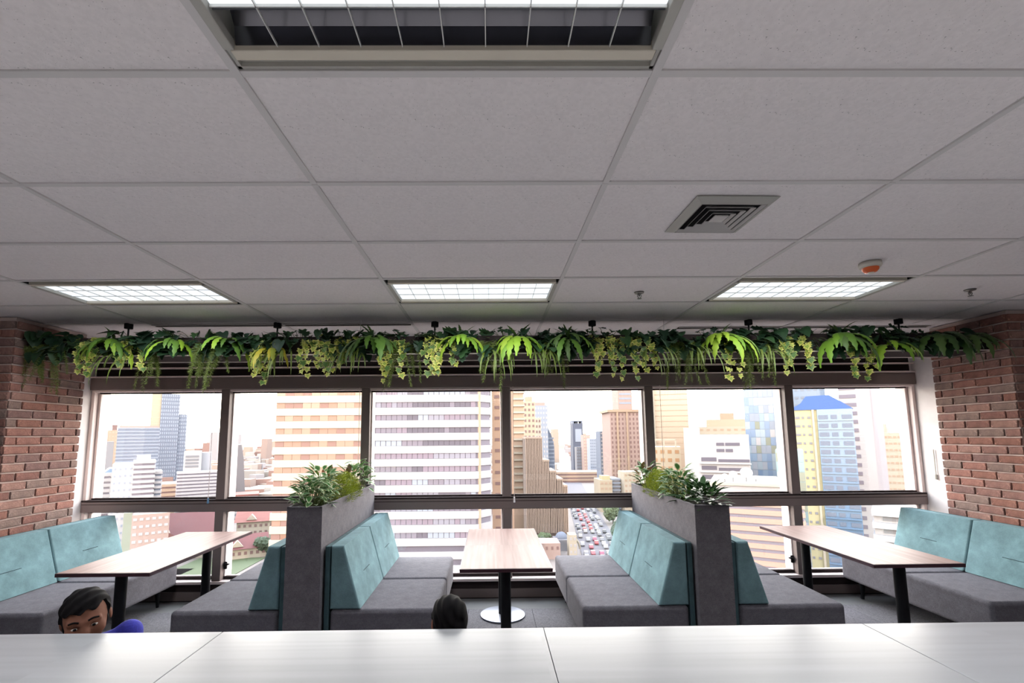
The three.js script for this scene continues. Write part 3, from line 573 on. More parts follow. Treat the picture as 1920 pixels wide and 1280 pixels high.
// ---- planter plants
function sage(x, y, z, label, n = 60, r = 0.13, hgt = 1.5) {
  const t = thing('variegated_bush', label, 'plant', [x, y, z], 'white edged bushes in the divider planters');
  const stems = [];
  for (let k = 0; k < n; k++) {
    const a = k * 2.39996, h = Math.pow((k + 0.5) / n, 0.75), rad = r * Math.sqrt(1 - h * h * 0.7) * rr(0.8, 1.05), px = Math.cos(a) * rad, pz = Math.sin(a) * rad, py = 0.03 + h * r * hgt * rr(0.9, 1.1);
    if (k % 3 === 0) stems.push(tube([[px * 0.2, -0.05, pz * 0.2], [px * 0.5, py * 0.6, pz * 0.5], [px * 0.8, py, pz * 0.8]], 0.0025, 5, 4));
    place(part(t, 'leaf', pick(sageGeo), LM.varieg), px * 0.72, py, pz * 0.72, rr(-0.9, 0.35) - 0.25 * h, Math.atan2(px, pz) + rr(-0.7, 0.7), rr(-0.3, 0.3), rr(0.8, 1.15));
  }
  part(t, 'stems', merge(stems), LM.stem); return t;
}
function moss(x, y, z, label, r = 0.13) {
  const t = thing('moss_fern', label, 'plant', [x, y, z], 'yellow green mounds in the divider planters');
  for (let q = 0; q < 2; q++) {
    const out = [];
    for (let k = 0; k < 1500; k++) {
      const a = rr(0, 6.283), h = rnd(), rad = r * Math.sqrt(Math.max(0, 1 - h * h)) * rr(0.55, 1.02), px = Math.cos(a) * rad, pz = Math.sin(a) * rad * 1.2, py = h * r * 1.55 * rr(0.85, 1.05), l = rr(0.014, 0.03), b = rr(0, 6.283), w = 0.0028;
      const g = new THREE.BufferGeometry(), dx = px * 0.18 + Math.cos(b) * l * 0.6, dz = pz * 0.18 + Math.sin(b) * l * 0.6, dy = l * rr(0.1, 0.8);
      g.setAttribute('position', new THREE.Float32BufferAttribute([px - w, py, pz, px + w, py, pz, px + dx, py + dy, pz + dz, px, py, pz - w, px, py, pz + w, px + dx * 0.7, py + dy, pz + dz * 0.7], 3)); g.computeVertexNormals(); out.push(uvm(g));
    }
    const m = part(t, 'foliage', merge(out), q ? LM.mossDark : LM.moss); m.userData.kind = 'stuff';
  }
  return t;
}
function glossy(x, y, z, label, n = 26, r = 0.12, mats = [LM.glossy, LM.dark[3]]) {
  const t = thing('glossy_plant', label, 'plant', [x, y, z], 'glossy plants in the divider planters');
  for (let k = 0; k < n; k++) { const a = k * 2.39996, h = (k + 0.5) / n, px = Math.cos(a) * r * 0.5, pz = Math.sin(a) * r * 0.8; place(part(t, 'leaf', pick(lanceGeo), pick(mats)), px * (1 - h * 0.5), h * r * 0.9, pz * (1 - h * 0.5), -0.2 - h * 0.8 + rr(-0.2, 0.3), Math.atan2(px, pz) + rr(-0.4, 0.4), rr(-0.3, 0.3), rr(0.7, 1.05)); }
  return t;
}
{
  const y = 1.10, x = -1.22;
  sage(x - 0.01, y, -3.66, 'white edged bush at the front end of the planter beside moss', 110, 0.145, 1.35);
  sage(x - 0.03, y + 0.02, -3.90, 'white edged bush second from the front in the mossy planter', 80, 0.14, 1.6);
  moss(x + 0.02, y, -4.14, 'yellow green mossy mound in the middle of the planter facing the banded building', 0.15);
  moss(x + 0.02, y, -4.40, 'smaller yellow green mound towards the window in the mossy planter', 0.14);
  glossy(x, y + 0.08, -4.62, 'brown green plant with upright leaves near the window end', 24, 0.15, [LM.brown, LM.dark[3], LM.fern[2]]);
  sage(x + 0.02, y, -4.84, 'white edged bush at the window end of the mossy planter', 80, 0.145, 1.7);
  glossy(x - 0.08, y + 0.12, -4.12, 'rust tipped stems rising behind the white edged bush', 12, 0.12, [LM.rust, LM.brown, LM.fern[2]]);
}
{
  const y = 1.085, x = 1.715;
  glossy(x + 0.03, y + 0.02, -3.64, 'dark glossy leaved plant at the front end of its planter', 60, 0.16);
  glossy(x, y + 0.02, -3.82, 'second dark glossy leaved plant next to white edged leaves', 44, 0.15, [LM.glossy, LM.fern[2], LM.dark[3]]);
  sage(x - 0.03, y, -4.04, 'white edged bush between dark leaves and yellow green moss', 100, 0.145, 1.55);
  moss(x - 0.02, y, -4.30, 'yellow green mossy mound in the planter with dark leaves', 0.15);
  moss(x - 0.02, y, -4.54, 'smaller yellow green mound in the planter with dark leaves', 0.14);
  sage(x - 0.03, y, -4.80, 'white edged bush at the window end of the planter with dark leaves', 70, 0.13, 1.6);
  glossy(x - 0.06, y + 0.08, -4.86, 'purple brown spiky plant at the window end', 16, 0.14, [LM.rust, LM.brown]);
}

// ================================================================ people
const P3 = (x, y, z) => [x, y, z];
const capsule = (p, a, b, ra, rb) => { const bx = b[0] - a[0], by = b[1] - a[1], bz = b[2] - a[2], px = p[0] - a[0], py = p[1] - a[1], pz = p[2] - a[2], h = Math.max(0, Math.min(1, (px * bx + py * by + pz * bz) / (bx * bx + by * by + bz * bz + 1e-9))); return Math.hypot(px - bx * h, py - by * h, pz - bz * h) - (ra + (rb - ra) * h); };
const ellip = (p, c, r) => { const x = (p[0] - c[0]) / r[0], y = (p[1] - c[1]) / r[1], z = (p[2] - c[2]) / r[2], k = Math.hypot(x, y, z); return (k - 1) * Math.min(r[0], r[1], r[2]); };
const smin = (a, b, k) => { const h = Math.max(0, k - Math.abs(a - b)) / k; return Math.min(a, b) - h * h * k * 0.25; };
function meshField(fn, c, half, n) {      // marching cubes over a cube of side 2 * half about c
  const mc = new MarchingCubes(n, new THREE.MeshBasicMaterial(), false, false, 160000); mc.isolation = 0;
  for (let k = 0; k < n; k++) for (let j = 0; j < n; j++) for (let i = 0; i < n; i++) mc.field[i + j * n + k * n * n] = -fn([c[0] + half * (i - n / 2) / (n / 2), c[1] + half * (j - n / 2) / (n / 2), c[2] + half * (k - n / 2) / (n / 2)]);
  mc.update();
  const g = new THREE.BufferGeometry();
  g.setAttribute('position', new THREE.BufferAttribute(mc.positionArray.slice(0, mc.count * 3), 3));
  g.deleteAttribute('normal'); g.scale(half, half, half); g.translate(...c);
  const w = mergeVertices(g, 1e-5); w.computeVertexNormals(); return uvm(w);
}
const skinMat = phy(0.20, 0.085, 0.055, 0.65, { specularIntensity: 0.4 }), hairMat = phy(0.006, 0.005, 0.006, 0.75, { specularIntensity: 0.25 }), blueCloth = std(0.045, 0.05, 0.55, 0.8, { map: texWeave }), navyCloth = std(0.03, 0.035, 0.06, 0.9, { map: texWeave });
// a small child; head centre at (0, hy, 0), face towards +z before turning
function child(label, pos, turn, hy, headTurn, headTilt, lean, shirt, hs) {
  const t = thing('person', label, 'person', pos, undefined); t.rotation.y = turn;
  const hR = new THREE.Matrix4().makeRotationFromEuler(new THREE.Euler(headTilt[0], headTurn, headTilt[1], 'YXZ')).premultiply(new THREE.Matrix4().makeTranslation(0, hy, 0)).scale(new THREE.Vector3(hs, hs, hs));
  const head = (p) => {
    let d = ellip(p, [0, 0.018, -0.012], [0.072, 0.082, 0.088]);
    d = smin(d, ellip(p, [0, -0.030, 0.026], [0.055, 0.062, 0.058]), 0.04);
    d = smin(d, capsule(p, [0, 0.006, 0.082], [0, -0.024, 0.094], 0.008, 0.0125), 0.014);
    for (const s of [-1, 1]) {
      d = smin(d, capsule(p, [s * 0.014, 0.014, 0.078], [s * 0.046, 0.014, 0.066], 0.009, 0.008), 0.014);
      d = Math.max(d, -(Math.hypot(p[0] - s * 0.030, p[1] + 0.004, p[2] - 0.094) - 0.017));
      d = smin(d, ellip(p, [s * 0.040, -0.026, 0.058], [0.022, 0.02, 0.018]), 0.02);
      d = smin(d, ellip(p, [s * 0.076, -0.008, -0.012], [0.009, 0.026, 0.017]), 0.008);
      d = smin(d, capsule(p, [s * 0.006, -0.050, 0.082], [s * 0.020, -0.048, 0.076], 0.006, 0.004), 0.006);
    }
    return smin(d, capsule(p, [0, -0.06, -0.02], [0, -0.13, -0.03], 0.036, 0.040), 0.03);
  };
  const sy = hy - 0.145 * hs, [lx, lz] = lean;      // shoulders sit under the head, shifted by the lean
  const sh = [[-0.105 + lx, sy - 0.03, lz], [0.105 + lx, sy + (lx > 0 ? 0.04 : -0.03), lz]], hip = [lx * 0.6, sy * 0.52, lz * 1.1];
  const knee = [[-0.055, sy * 0.27, 0.02], [0.055, sy * 0.27, 0.02]], foot = [[-0.06, 0.025, 0], [0.06, 0.025, 0]];
  const elbow = [[-0.15 + lx, sy - 0.19, 0.01], [0.15 + lx, sy - 0.17, 0.01]], wrist = [[-0.14 + lx, sy - 0.31, 0.08], [0.14 + lx, sy - 0.29, 0.08]];
  const bodyParts = (p, arms, grow) => {
    let d = capsule(p, [lx * 0.9, sy - 0.05, lz], hip, 0.078 + grow, 0.085 + grow);
    for (const k of [0, 1]) {
      d = smin(d, capsule(p, [lx, sy - 0.03, lz], sh[k], 0.045 + grow, 0.038 + grow), 0.05);
      d = smin(d, capsule(p, sh[k], elbow[k], 0.036 + grow, 0.028 + grow), 0.02);
      if (arms) d = smin(d, capsule(p, elbow[k], wrist[k], 0.026, 0.020), 0.015);
    }
    return d;
  };
  const legs = (p, grow) => { let d = 9; for (const k of [0, 1]) d = smin(d, smin(capsule(p, [hip[0] + (k ? 0.045 : -0.045), hip[1], hip[2]], knee[k], 0.058 + grow, 0.042 + grow), capsule(p, knee[k], foot[k], 0.040 + grow, 0.028 + grow), 0.02), 0.02); return d; };
  const hands = (p) => { let d = 9; for (const k of [0, 1]) { const w = wrist[k], s = k ? -1 : 1; d = smin(d, ellip(p, [w[0], w[1] - 0.022, w[2] + 0.022], [0.014, 0.026, 0.022]), 0.01); for (let f = 0; f < 4; f++) d = smin(d, capsule(p, [w[0], w[1] - 0.034 - 0.002 * f, w[2] + 0.036 - f * 0.013], [w[0] + s * 0.008, w[1] - 0.062 + Math.abs(f - 1.3) * 0.005, w[2] + 0.046 - f * 0.014], 0.0068, 0.0055), 0.003); d = smin(d, capsule(p, [w[0] + s * 0.01, w[1] - 0.018, w[2] + 0.034], [w[0] + s * 0.02, w[1] - 0.04, w[2] + 0.052], 0.0075, 0.006), 0.004); } return d; };
  const feet = (p) => { let d = 9; for (const k of [0, 1]) d = Math.min(d, capsule(p, [foot[k][0], 0.024, -0.02], [foot[k][0], 0.022, 0.085], 0.024, 0.021)); return d; };
  const bodyGeo = merge([meshField(head, [0, -0.02, 0], 0.155, 96).applyMatrix4(hR), meshField((p) => Math.min(smin(bodyParts(p, true, 0), legs(p, 0), 0.03), feet(p), hands(p)), [lx / 2, sy * 0.52, 0], sy * 0.62, 110)]);
  const body = part(t, 'body', bodyGeo, skinMat);
  part(t, 'shirt', meshField((p) => Math.max(bodyParts(p, false, 0.010), hip[1] - 0.05 - p[1]), [lx / 2, sy * 0.72, lz / 2], sy * 0.46, 84), shirt, shirt === blueCloth ? 'bright blue shirt' : 'dark shirt');
  part(t, 'trousers', meshField((p) => Math.max(smin(legs(p, 0.010), capsule(p, [hip[0] - 0.03, hip[1], hip[2]], [hip[0] + 0.03, hip[1], hip[2]], 0.085, 0.085), 0.03), p[1] - hip[1] - 0.02, 0.07 - p[1]), [0, sy * 0.36, 0], sy * 0.42, 64), navyCloth);
  part(t, 'shoes', meshField((p) => Math.max(feet(p) - 0.006, 0.001 - p[1]), [0, 0.06, 0.03], 0.16, 56), M.dark);
  const hairGeo = meshField((p) => {
    const q = Math.sin(p[0] * 180 + p[2] * 60) * 0.0016 + Math.sin(p[0] * 90 - p[1] * 110 + p[2] * 120) * 0.0022;
    let d = ellip(p, [0, 0.026, -0.016], [0.083, 0.089, 0.096]) + q;
    const line = 0.052 + 0.10 * p[0] + 0.006 * Math.sin(p[0] * 130);        // fringe across the brow
    const front = Math.max(line - p[1], -(p[2] - (0.030 - Math.abs(p[0]) * 0.25)) * 1);
    const cut = Math.max(-(p[1] - (p[2] > 0.01 ? line : -0.062)), -9);
    d = Math.max(d, cut);
    const side = Math.max(ellip(p, [0, -0.004, -0.02], [0.0815, 0.075, 0.088]) + q, p[2] - 0.022, -0.07 - p[1]);
    d = smin(d, side, 0.01);
    for (const s of [-1, 1]) d = Math.max(d, -(ellip(p, [s * 0.083, -0.008, -0.010], [0.016, 0.028, 0.02])));
    return d;
  }, [0, 0.02, -0.01], 0.13, 90).applyMatrix4(hR);
  part(t, 'hair', hairGeo, hairMat, 'short black hair');
  const eye = new THREE.SphereGeometry(0.0115, 16, 12), iris = new THREE.SphereGeometry(0.0062, 12, 10), whiteM = std(0.55, 0.5, 0.47, 0.3);
  for (const s of [-1, 1]) {
    const e = part(t, 'eye', eye.clone().scale(1.1, 0.55, 0.8).translate(s * 0.030, -0.004, 0.0735).applyMatrix4(hR), whiteM); part(e, 'iris', iris.clone().scale(1, 0.8, 0.6).translate(s * 0.030, -0.004, 0.0805).applyMatrix4(hR), M.dark);
    part(t, 'eyebrow', tube([[s * 0.014, 0.021, 0.0875], [s * 0.030, 0.026, 0.0835], [s * 0.047, 0.020, 0.0725]], 0.0035, 10, 6).applyMatrix4(hR), hairMat);
  }
  return t;
}
child('child with short black hair and a blue shirt peeking over the counter', [-1.597, 0, -2.12], 0.62, 0.897, 0.02, [0.12, 0.14], [0.045, -0.05], blueCloth, 1.02);
child('child with black hair seen from behind in front of the middle table', [-0.067, 0, -2.12], Math.PI, 0.868, 0.35, [0.05, 0.03], [0, 0], navyCloth, 0.91);

// ================================================================ the city outside
const GY = -46.4;
const CITY = 0.27, cm = (r, g, b, rough = 0.85) => std(r * CITY, g * CITY, b * CITY, rough);
const glassMat = (r, g, b) => std(r * CITY, g * CITY, b * CITY, 0.3);
function building(name, label, category = 'building') { return thing(name, label, category, [0, GY, 0], 'buildings outside'); }
const cspan = (x0, x1, y0, y1, z0, z1) => span(x0, x1, y0 - GY, y1 - GY, z0, z1);    // relative to the street
// floors of bands: a glass core and a proud spandrel for every floor
function banded(t, x0, x1, top, z, depth, pitch, solidShare, core, sp, { from = GY, mull = 0, proud = 0.35, first = 0 } = {}) {
  part(t, 'glazed_core', cspan(x0, x1, GY, top - 0.1, z, z - depth), core);
  for (let y = top - first; y > from; y -= pitch) part(t, 'spandrel', cspan(x0 - proud, x1 + proud, y - pitch * solidShare, y, z + proud, z - depth - proud), sp);
  if (mull) { const g = []; for (let x = x0 + mull; x < x1 - mull / 2; x += mull) g.push(cspan(x - 0.09, x + 0.09, from, top, z + 0.12, z)); part(t, 'mullions', merge(g), sp).userData.kind = 'stuff'; }
}
// a plain block with proud window boxes on the faces one can see
function gridded(t, x0, x1, y0, top, z, depth, wall, win, dx, dy, fx = 0.55, fy = 0.5, side = 0, name = 'block') {
  const b = part(t, name, cspan(x0, x1, y0, top, z, z - depth), wall), g = [];
  const nx = Math.max(1, Math.round((x1 - x0) / dx)), ny = Math.max(1, Math.floor((top - y0 - dy * 0.3) / dy)), sx = (x1 - x0) / nx;
  for (let j = 0; j < ny; j++) {
    const y = top - dy * (j + 0.8); if (y < y0 + 0.5) break;
    for (let i = 0; i < nx; i++) { const x = x0 + sx * (i + 0.5); g.push(cspan(x - sx * fx / 2, x + sx * fx / 2, y, y + dy * fy, z + 0.12, z)); }
    if (side) { const ns = Math.round(depth / dx), sz = depth / ns, xs = side > 0 ? x1 : x0; for (let i = 0; i < ns; i++) { const zz = z - sz * (i + 0.5); g.push(cspan(xs - (side > 0 ? 0 : 0.12), xs + (side > 0 ? 0.12 : 0), y, y + dy * fy, zz + sz * fx / 2, zz - sz * fx / 2)); } }
  }
  if (g.length) { const m = part(b, 'windows', merge(g), win); m.userData.kind = 'stuff'; }
  return b;
}
const fins = (t, x0, x1, y0, top, z, step, mat) => { const g = []; for (let x = x0 + step / 2; x < x1; x += step) g.push(cspan(x - step * 0.3, x + step * 0.3, y0, top, z + 0.8, z)); part(t, 'fins', merge(g), mat).userData.kind = 'stuff'; };
const C = {
  white: cm(0.62, 0.60, 0.63), whiteWarm: cm(0.66, 0.58, 0.46), cream: cm(0.62, 0.52, 0.38), peach: cm(0.60, 0.42, 0.30), pink: cm(0.54, 0.38, 0.34), pinkDark: cm(0.30, 0.17, 0.16),
  mauve: cm(0.26, 0.23, 0.30), mauveDark: cm(0.15, 0.13, 0.18), flareGlass: glassMat(0.36, 0.18, 0.12), greyBlue: cm(0.22, 0.26, 0.36), paleBlue: cm(0.40, 0.45, 0.56), brownFin: cm(0.56, 0.41, 0.32), brownDeep: cm(0.20, 0.13, 0.10),
  darkBlue: cm(0.10, 0.12, 0.19), blueGlass: glassMat(0.12, 0.25, 0.48), blueMid: glassMat(0.20, 0.34, 0.55), blueRoof: cm(0.06, 0.16, 0.50), yellow: cm(0.64, 0.58, 0.34), grey: cm(0.30, 0.29, 0.32), dusk: cm(0.22, 0.20, 0.22), teal: glassMat(0.24, 0.40, 0.46), red: cm(0.22, 0.055, 0.055), redLight: cm(0.34, 0.11, 0.085), green: cm(0.11, 0.16, 0.05), greenDark: cm(0.05, 0.09, 0.035), road: cm(0.20, 0.18, 0.21),
  orangeStripe: cm(0.62, 0.36, 0.29), sagey: cm(0.36, 0.38, 0.30),
};
{
  const g = structure('ground', 'city ground far below the windows'); g.position.y = GY;
  part(g, 'earth', cspan(-2500, 2500, GY - 2, GY, 60, -2600), cm(0.34, 0.28, 0.25));
  const r = structure('road', 'wide road jammed with cars'); r.position.y = GY;
  const rg = new THREE.BoxGeometry(17, 0.3, 420); part(r, 'asphalt', uvm(rg), C.road); r.children[0].position.set(55, 0.15, -275); r.children[0].rotation.y = -0.128;
  for (const [nm, x, z, w, d] of [['lawn', -103, -182, 26, 30], ['lawn', -118, -172, 18, 20], ['lawn', -95, -215, 14, 12], ['lawn', 22, -232, 16, 26]]) { const l = part(g, nm, cspan(x - w / 2, x + w / 2, GY, GY + 0.2, z + d / 2, z - d / 2), C.green); }
}
{ // the big banded office block
  const t = building('banded_office_block', 'large office block of white bands and dark ribbon windows filling the middle bays');
  const z = -135, p = 3.6, top = 20.3, flareCore = C.flareGlass, sp = C.white;
  part(t, 'glazed_core', cspan(-35.3, -3.4, GY, top, z, z - 32), C.mauveDark);
  part(t, 'glazed_core', cspan(-60.4, -35.3, GY, top, z, z - 32), flareCore);  // sunset flare painted into this half as warm glass and cream bands
  const glassTones = [C.mauve, C.mauve, C.paleBlue, cm(0.34, 0.33, 0.42), C.mauveDark, cm(0.3, 0.24, 0.32)], paneG = cspan(-0.66, 0.66, GY, GY + 1.5, 0.1, 0);
  const flareTones = [C.flareGlass, cm(0.46, 0.27, 0.2), cm(0.36, 0.20, 0.17)], paneW = cspan(-1.15, 1.15, GY, GY + 1.5, 0.1, 0);
  for (let k = 0; k < 17; k++) {
    const y = top - k * p;      // top of the spandrel
    const chamfer = prism([[-35.3, 0.3], [-3.5, 0.3], [0.2, -5], [0.2, -30], [-35.3, -30]], p * 0.56).rotateX(-Math.PI / 2).rotateX(Math.PI);
    const g = new THREE.ExtrudeGeometry(new THREE.Shape([[-35.3, -0.35], [-3.6, -0.35], [0.3, 4.5], [0.3, 30], [-35.3, 30]].map((q) => new THREE.Vector2(...q))), { depth: p * 0.56, bevelEnabled: false }).rotateX(-Math.PI / 2);
    const s = part(t, 'spandrel', uvm(g), sp); s.position.set(0, y - p * 0.56 - GY, z);
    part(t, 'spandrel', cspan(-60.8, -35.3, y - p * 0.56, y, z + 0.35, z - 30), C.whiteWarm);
    if (k < 13) {
      let tone = pick(glassTones);
      for (let i = 0; i < 21; i++) { if (rnd() < 0.3) tone = pick(glassTones); const m = part(t, 'window_pane', paneG, tone); m.position.set(-34.5 + i * 1.49, y - p + 0.06 - GY, z); }
      for (let i = 0; i < 10; i++) { const m = part(t, 'window_pane', paneW, pick(flareTones)); m.position.set(-59.1 + i * 2.45, y - p + 0.06 - GY, z); }
    }
  }
  part(t, 'corner_wall', cspan(-3.5, -2.6, GY, top, z - 0.2, z - 3), C.peach);
  part(t, 'chamfer_core', uvm(new THREE.ExtrudeGeometry(new THREE.Shape([[-3.4, 0.2], [0, 4.6], [0, 30], [-3.4, 30]].map((q) => new THREE.Vector2(...q))), { depth: top - GY - 1, bevelEnabled: false }).rotateX(-Math.PI / 2).translate(0, 0, z)), C.mauve);
}
{ const t = building('slim_tower', 'slim peach tower beside the banded block with small paired windows'); gridded(t, 0.7, 7.8, GY, 24, -160, 14, cm(0.62, 0.40, 0.28), C.pinkDark, 3.5, 3.6, 0.45, 0.28); }
{ const t = building('tiered_tower', 'cream tower with stacked balcony tiers'); const z = -241; part(t, 'block', cspan(11.4, 17.1, GY, 31, z, z - 14), C.peach); for (let y = 26; y > -30; y -= 3.4) part(t, 'tier', cspan(11.2, 17.7, y, y + 0.9, z + 0.7, z - 14), C.whiteWarm); }
{ const t = building('cream_tower', 'cream stepped tower with square windows'); gridded(t, 21.1, 28.5, GY, 22.5, -300, 20, C.cream, C.pinkDark, 2.2, 3.4, 0.5, 0.45); gridded(t, 28.5, 32.1, GY, 12, -300, 18, C.whiteWarm, C.pinkDark, 1.8, 3.4, 0.5, 0.45); part(t, 'crown', cspan(22.5, 27, 22.5, 25.5, -301, -310), C.peach); }
{ const t = building('pale_blue_tower', 'pale blue white tower with a slanted top'); gridded(t, 39.3, 51, GY, 27, -420, 22, C.paleBlue, C.white, 2.3, 4.2, 0.5, 0.45); part(t, 'roof_block', cspan(39.3, 49, 27, 30, -421, -435), C.pink); part(t, 'mast', cspan(49.6, 50.1, 27, 38, -425, -425.6), C.pink); }
{ const t = building('wedge_tower', 'blue grey tower with a curved slanted edge'); part(t, 'block', prism([[51, 0], [58.6, 0], [58.2, 38], [55.5, 48], [51.2, 58], [51, 58]], 18).translate(0, 0, -444), C.greyBlue); const g = []; for (let y = 3; y < 44; y += 3.4) g.push(span(51.3, 58, y, y + 1.3, -434.85, -435)); part(t, 'windows', merge(g), C.paleBlue).userData.kind = 'stuff'; }
{ // stepped block with vertical fins
  const t = building('finned_stepped_block', 'stepped brown block with close vertical fins by the road');
  const z = -220; [[16.1, 24.0, -0.3], [24.0, 27.0, -10.7], [27.0, 30.05, -15.6], [30.05, 33.0, -19.2], [33.0, 34.9, -22.1]].forEach(([a, b, top]) => { part(t, 'step_block', cspan(a, b, GY, top, z, z - 18), C.brownDeep); fins(t, a, b, GY + 4, top + 0.4, z, 0.72, C.brownFin); part(t, 'coping', cspan(a, b, top, top + 0.8, z + 0.9, z - 18), C.brownFin); });
}
{ const t = building('dark_tower', 'small distant dark tower with a pale screen near its top'); part(t, 'block', cspan(104, 116.7, GY, 15, -600, -620), C.darkBlue); part(t, 'crown_frame', merge([cspan(104, 116.7, 17.4, 18.7, -600, -620), cspan(104, 105.6, 15, 17.5, -600, -620), cspan(115.1, 116.7, 15, 17.5, -600, -620), cspan(108, 112, 15, 17.5, -606, -614)]), C.greyBlue); part(t, 'screen_panel', cspan(107, 115, -8, 8, -599.6, -600), C.paleBlue); }
{ const t = building('grey_block', 'grey block standing under the dark tower'); gridded(t, 103.7, 112.9, GY, -14, -575, 14, C.grey, C.paleBlue, 2.4, 3.6, 0.6, 0.5); }
{ const t = building('pink_slab', 'narrow pale pink slab beside the grey block'); gridded(t, 109.3, 117.5, GY, 0.6, -560, 16, C.pink, C.whiteWarm, 2.4, 3.6, 0.6, 0.35); }
{ const t = building('pale_slab', 'pale blue slab with fine window rows'); gridded(t, 108.4, 121.8, GY, -3.4, -520, 16, C.paleBlue, C.greyBlue, 2.0, 3.2, 0.6, 0.35); }
{ const t = building('balcony_tower', 'dark blue grey residential tower with white balcony dashes'); gridded(t, 87.6, 94.6, GY, 3.8, -380, 16, C.greyBlue, C.white, 2.2, 3.0, 0.55, 0.35); }
{ const t = building('pink_tower', 'tall pink tower with vertical window columns'); const z = -350; gridded(t, 88.4, 109.8, GY, 17.5, z, 26, C.pink, C.pinkDark, 2.7, 3.4, 0.4, 0.55); part(t, 'crown', cspan(86.6, 110.4, 17.5, 19.4, z + 1, z - 26), C.peach); gridded(t, 96.6, 107, 19.4, 47, z - 6, 18, C.pink, C.paleBlue, 10.4, 3.4, 0.85, 0.4, 0, 'upper_block'); part(t, 'rib', cspan(93, 94.4, GY, 17.5, z + 0.9, z), C.peach); part(t, 'rib', cspan(100.2, 101.4, GY, 17.5, z + 0.9, z), C.peach); }
{ const t = building('overpass_mall', 'long low peach hall across the end of the road'); banded(t, 62, 120, -36, -480, 26, 3.4, 0.55, C.pinkDark, C.peach, { from: GY + 2 }); }
{ const t = building('yellow_office', 'low cream office block beside the road with a yellow roof hut'); gridded(t, 68.2, 75.8, GY, -27, -300, 18, C.cream, C.peach, 2.2, 3.2, 0.6, 0.4); part(t, 'roof_hut', cspan(70, 75, -27, -24.6, -302, -310), C.yellow); }
{ const t = building('louvred_block', 'grey louvred block between two cream blocks'); banded(t, 76.5, 81.9, -26.6, -305, 16, 2.2, 0.5, C.grey, C.paleBlue, {}); }
{ const t = building('cream_office', 'cream block behind the planter with dark leaves'); gridded(t, 82.6, 95.4, GY, -22, -298, 14, C.whiteWarm, C.peach, 2.4, 3.2, 0.5, 0.4); }
{ const t = building('orange_glass_tower', 'tall peach glass tower with faint floor lines'); banded(t, 104, 125, 40, -300, 22, 3.4, 0.12, glassMat(0.50, 0.37, 0.27), C.peach, { from: -20, proud: 0.15 }); part(t, 'edge_column', cspan(101.5, 104, GY, 40, -299, -322), C.whiteWarm); }
{ const t = building('pale_slim_tower', 'pale slim tower just past the fourth mullion'); gridded(t, 96.2, 99.8, GY, 38, -290, 7, C.whiteWarm, C.cream, 2, 3.4, 0.5, 0.4); }
{ const t = building('cream_midrise', 'cream mid-rise with square orange windows above the planter'); gridded(t, 67.4, 79.6, GY, -4, -200, 16, C.cream, cm(0.52, 0.28, 0.13), 3.0, 3.4, 0.55, 0.42); part(t, 'roof_frame', merge([cspan(67.6, 78, -1.3, -0.7, -200, -200.6), cspan(67.6, 68.2, -4, -1, -200, -200.6), cspan(77.4, 78, -4, -1, -200, -200.6), cspan(72.6, 73.1, -4, -1, -200, -200.6)]), C.whiteWarm); }
{ const t = building('cream_terraced_block', 'wide cream terraced block behind the white offices'); gridded(t, 144, 178, GY, 6, -330, 26, C.whiteWarm, C.peach, 5, 3.6, 0.5, 0.35); part(t, 'terrace', cspan(150, 178, 6, 11, -334, -352), C.cream); part(t, 'terrace', cspan(160, 170, 11, 15.5, -336, -350), C.peach); }
{ // white offices with dark strips
  const t = building('white_office_block', 'white office block with long dark window strips and angled corner'); const z = -170;
  part(t, 'block', cspan(68.4, 91.7, GY, 1.0, z, z - 20), C.white); part(t, 'raised_block', cspan(68.4, 74, 1.0, 3.6, z - 1, z - 16), C.white);
  for (const [a, b, y] of [[80.2, 83, -1.8], [83.4, 88.5, -1.8], [80.2, 83, -4.0], [83.4, 86, -4.0]]) part(t, 'window_strip', cspan(a, b, y - 1.1, y, z + 0.15, z), C.mauveDark);
  for (const y of [-7.0, -10.0, -13.2]) { part(t, 'window_strip', cspan(74.5, 80, y - 1.4, y, z + 0.15, z), C.mauveDark); part(t, 'window_strip', cspan(80.6, 91.5, y - 1.6, y - 0.6, z + 0.15, z), C.mauveDark); part(t, 'ledge', cspan(74, 92, y - 2.3, y - 1.9, z + 0.9, z), C.white); }
}
{ const t = building('podium_block', 'low white block whose roof carries satellite dishes'); part(t, 'block', cspan(50, 66, GY, -10.4, -110, -132), C.white); part(t, 'roof_ledge', cspan(49.6, 66.4, -10.4, -9.8, -109.5, -132), C.whiteWarm); }
for (const [x, y, r, l] of [[57.2, -8.2, 0.9, 'smaller white satellite dish on the podium roof'], [60.3, -7.9, 1.35, 'largest white satellite dish on the podium roof'], [55.2, -8.6, 0.7, 'white satellite dish on the podium roof closest to the planter'], [62.6, -8.9, 0.5, 'tiny white satellite dish beside the largest one']]) {
  const t = thing('satellite_dish', l, 'satellite dish', [x, -9.8, -113], 'dishes on the roof');
  const d = part(t, 'dish', new THREE.LatheGeometry([[0, 0], [r * 0.5, r * 0.09], [r, r * 0.34], [r, r * 0.38], [r * 0.5, r * 0.13], [0, r * 0.04]].map((p) => new THREE.Vector2(...p)), 20), C.white); d.position.y = y + 9.8; d.rotation.set(1.0, 0, 0.3); part(t, 'mast', cyl(0.09, 0.12, y + 9.8, 0, (y + 9.8) / 2, -0.1, 8), C.grey);
}
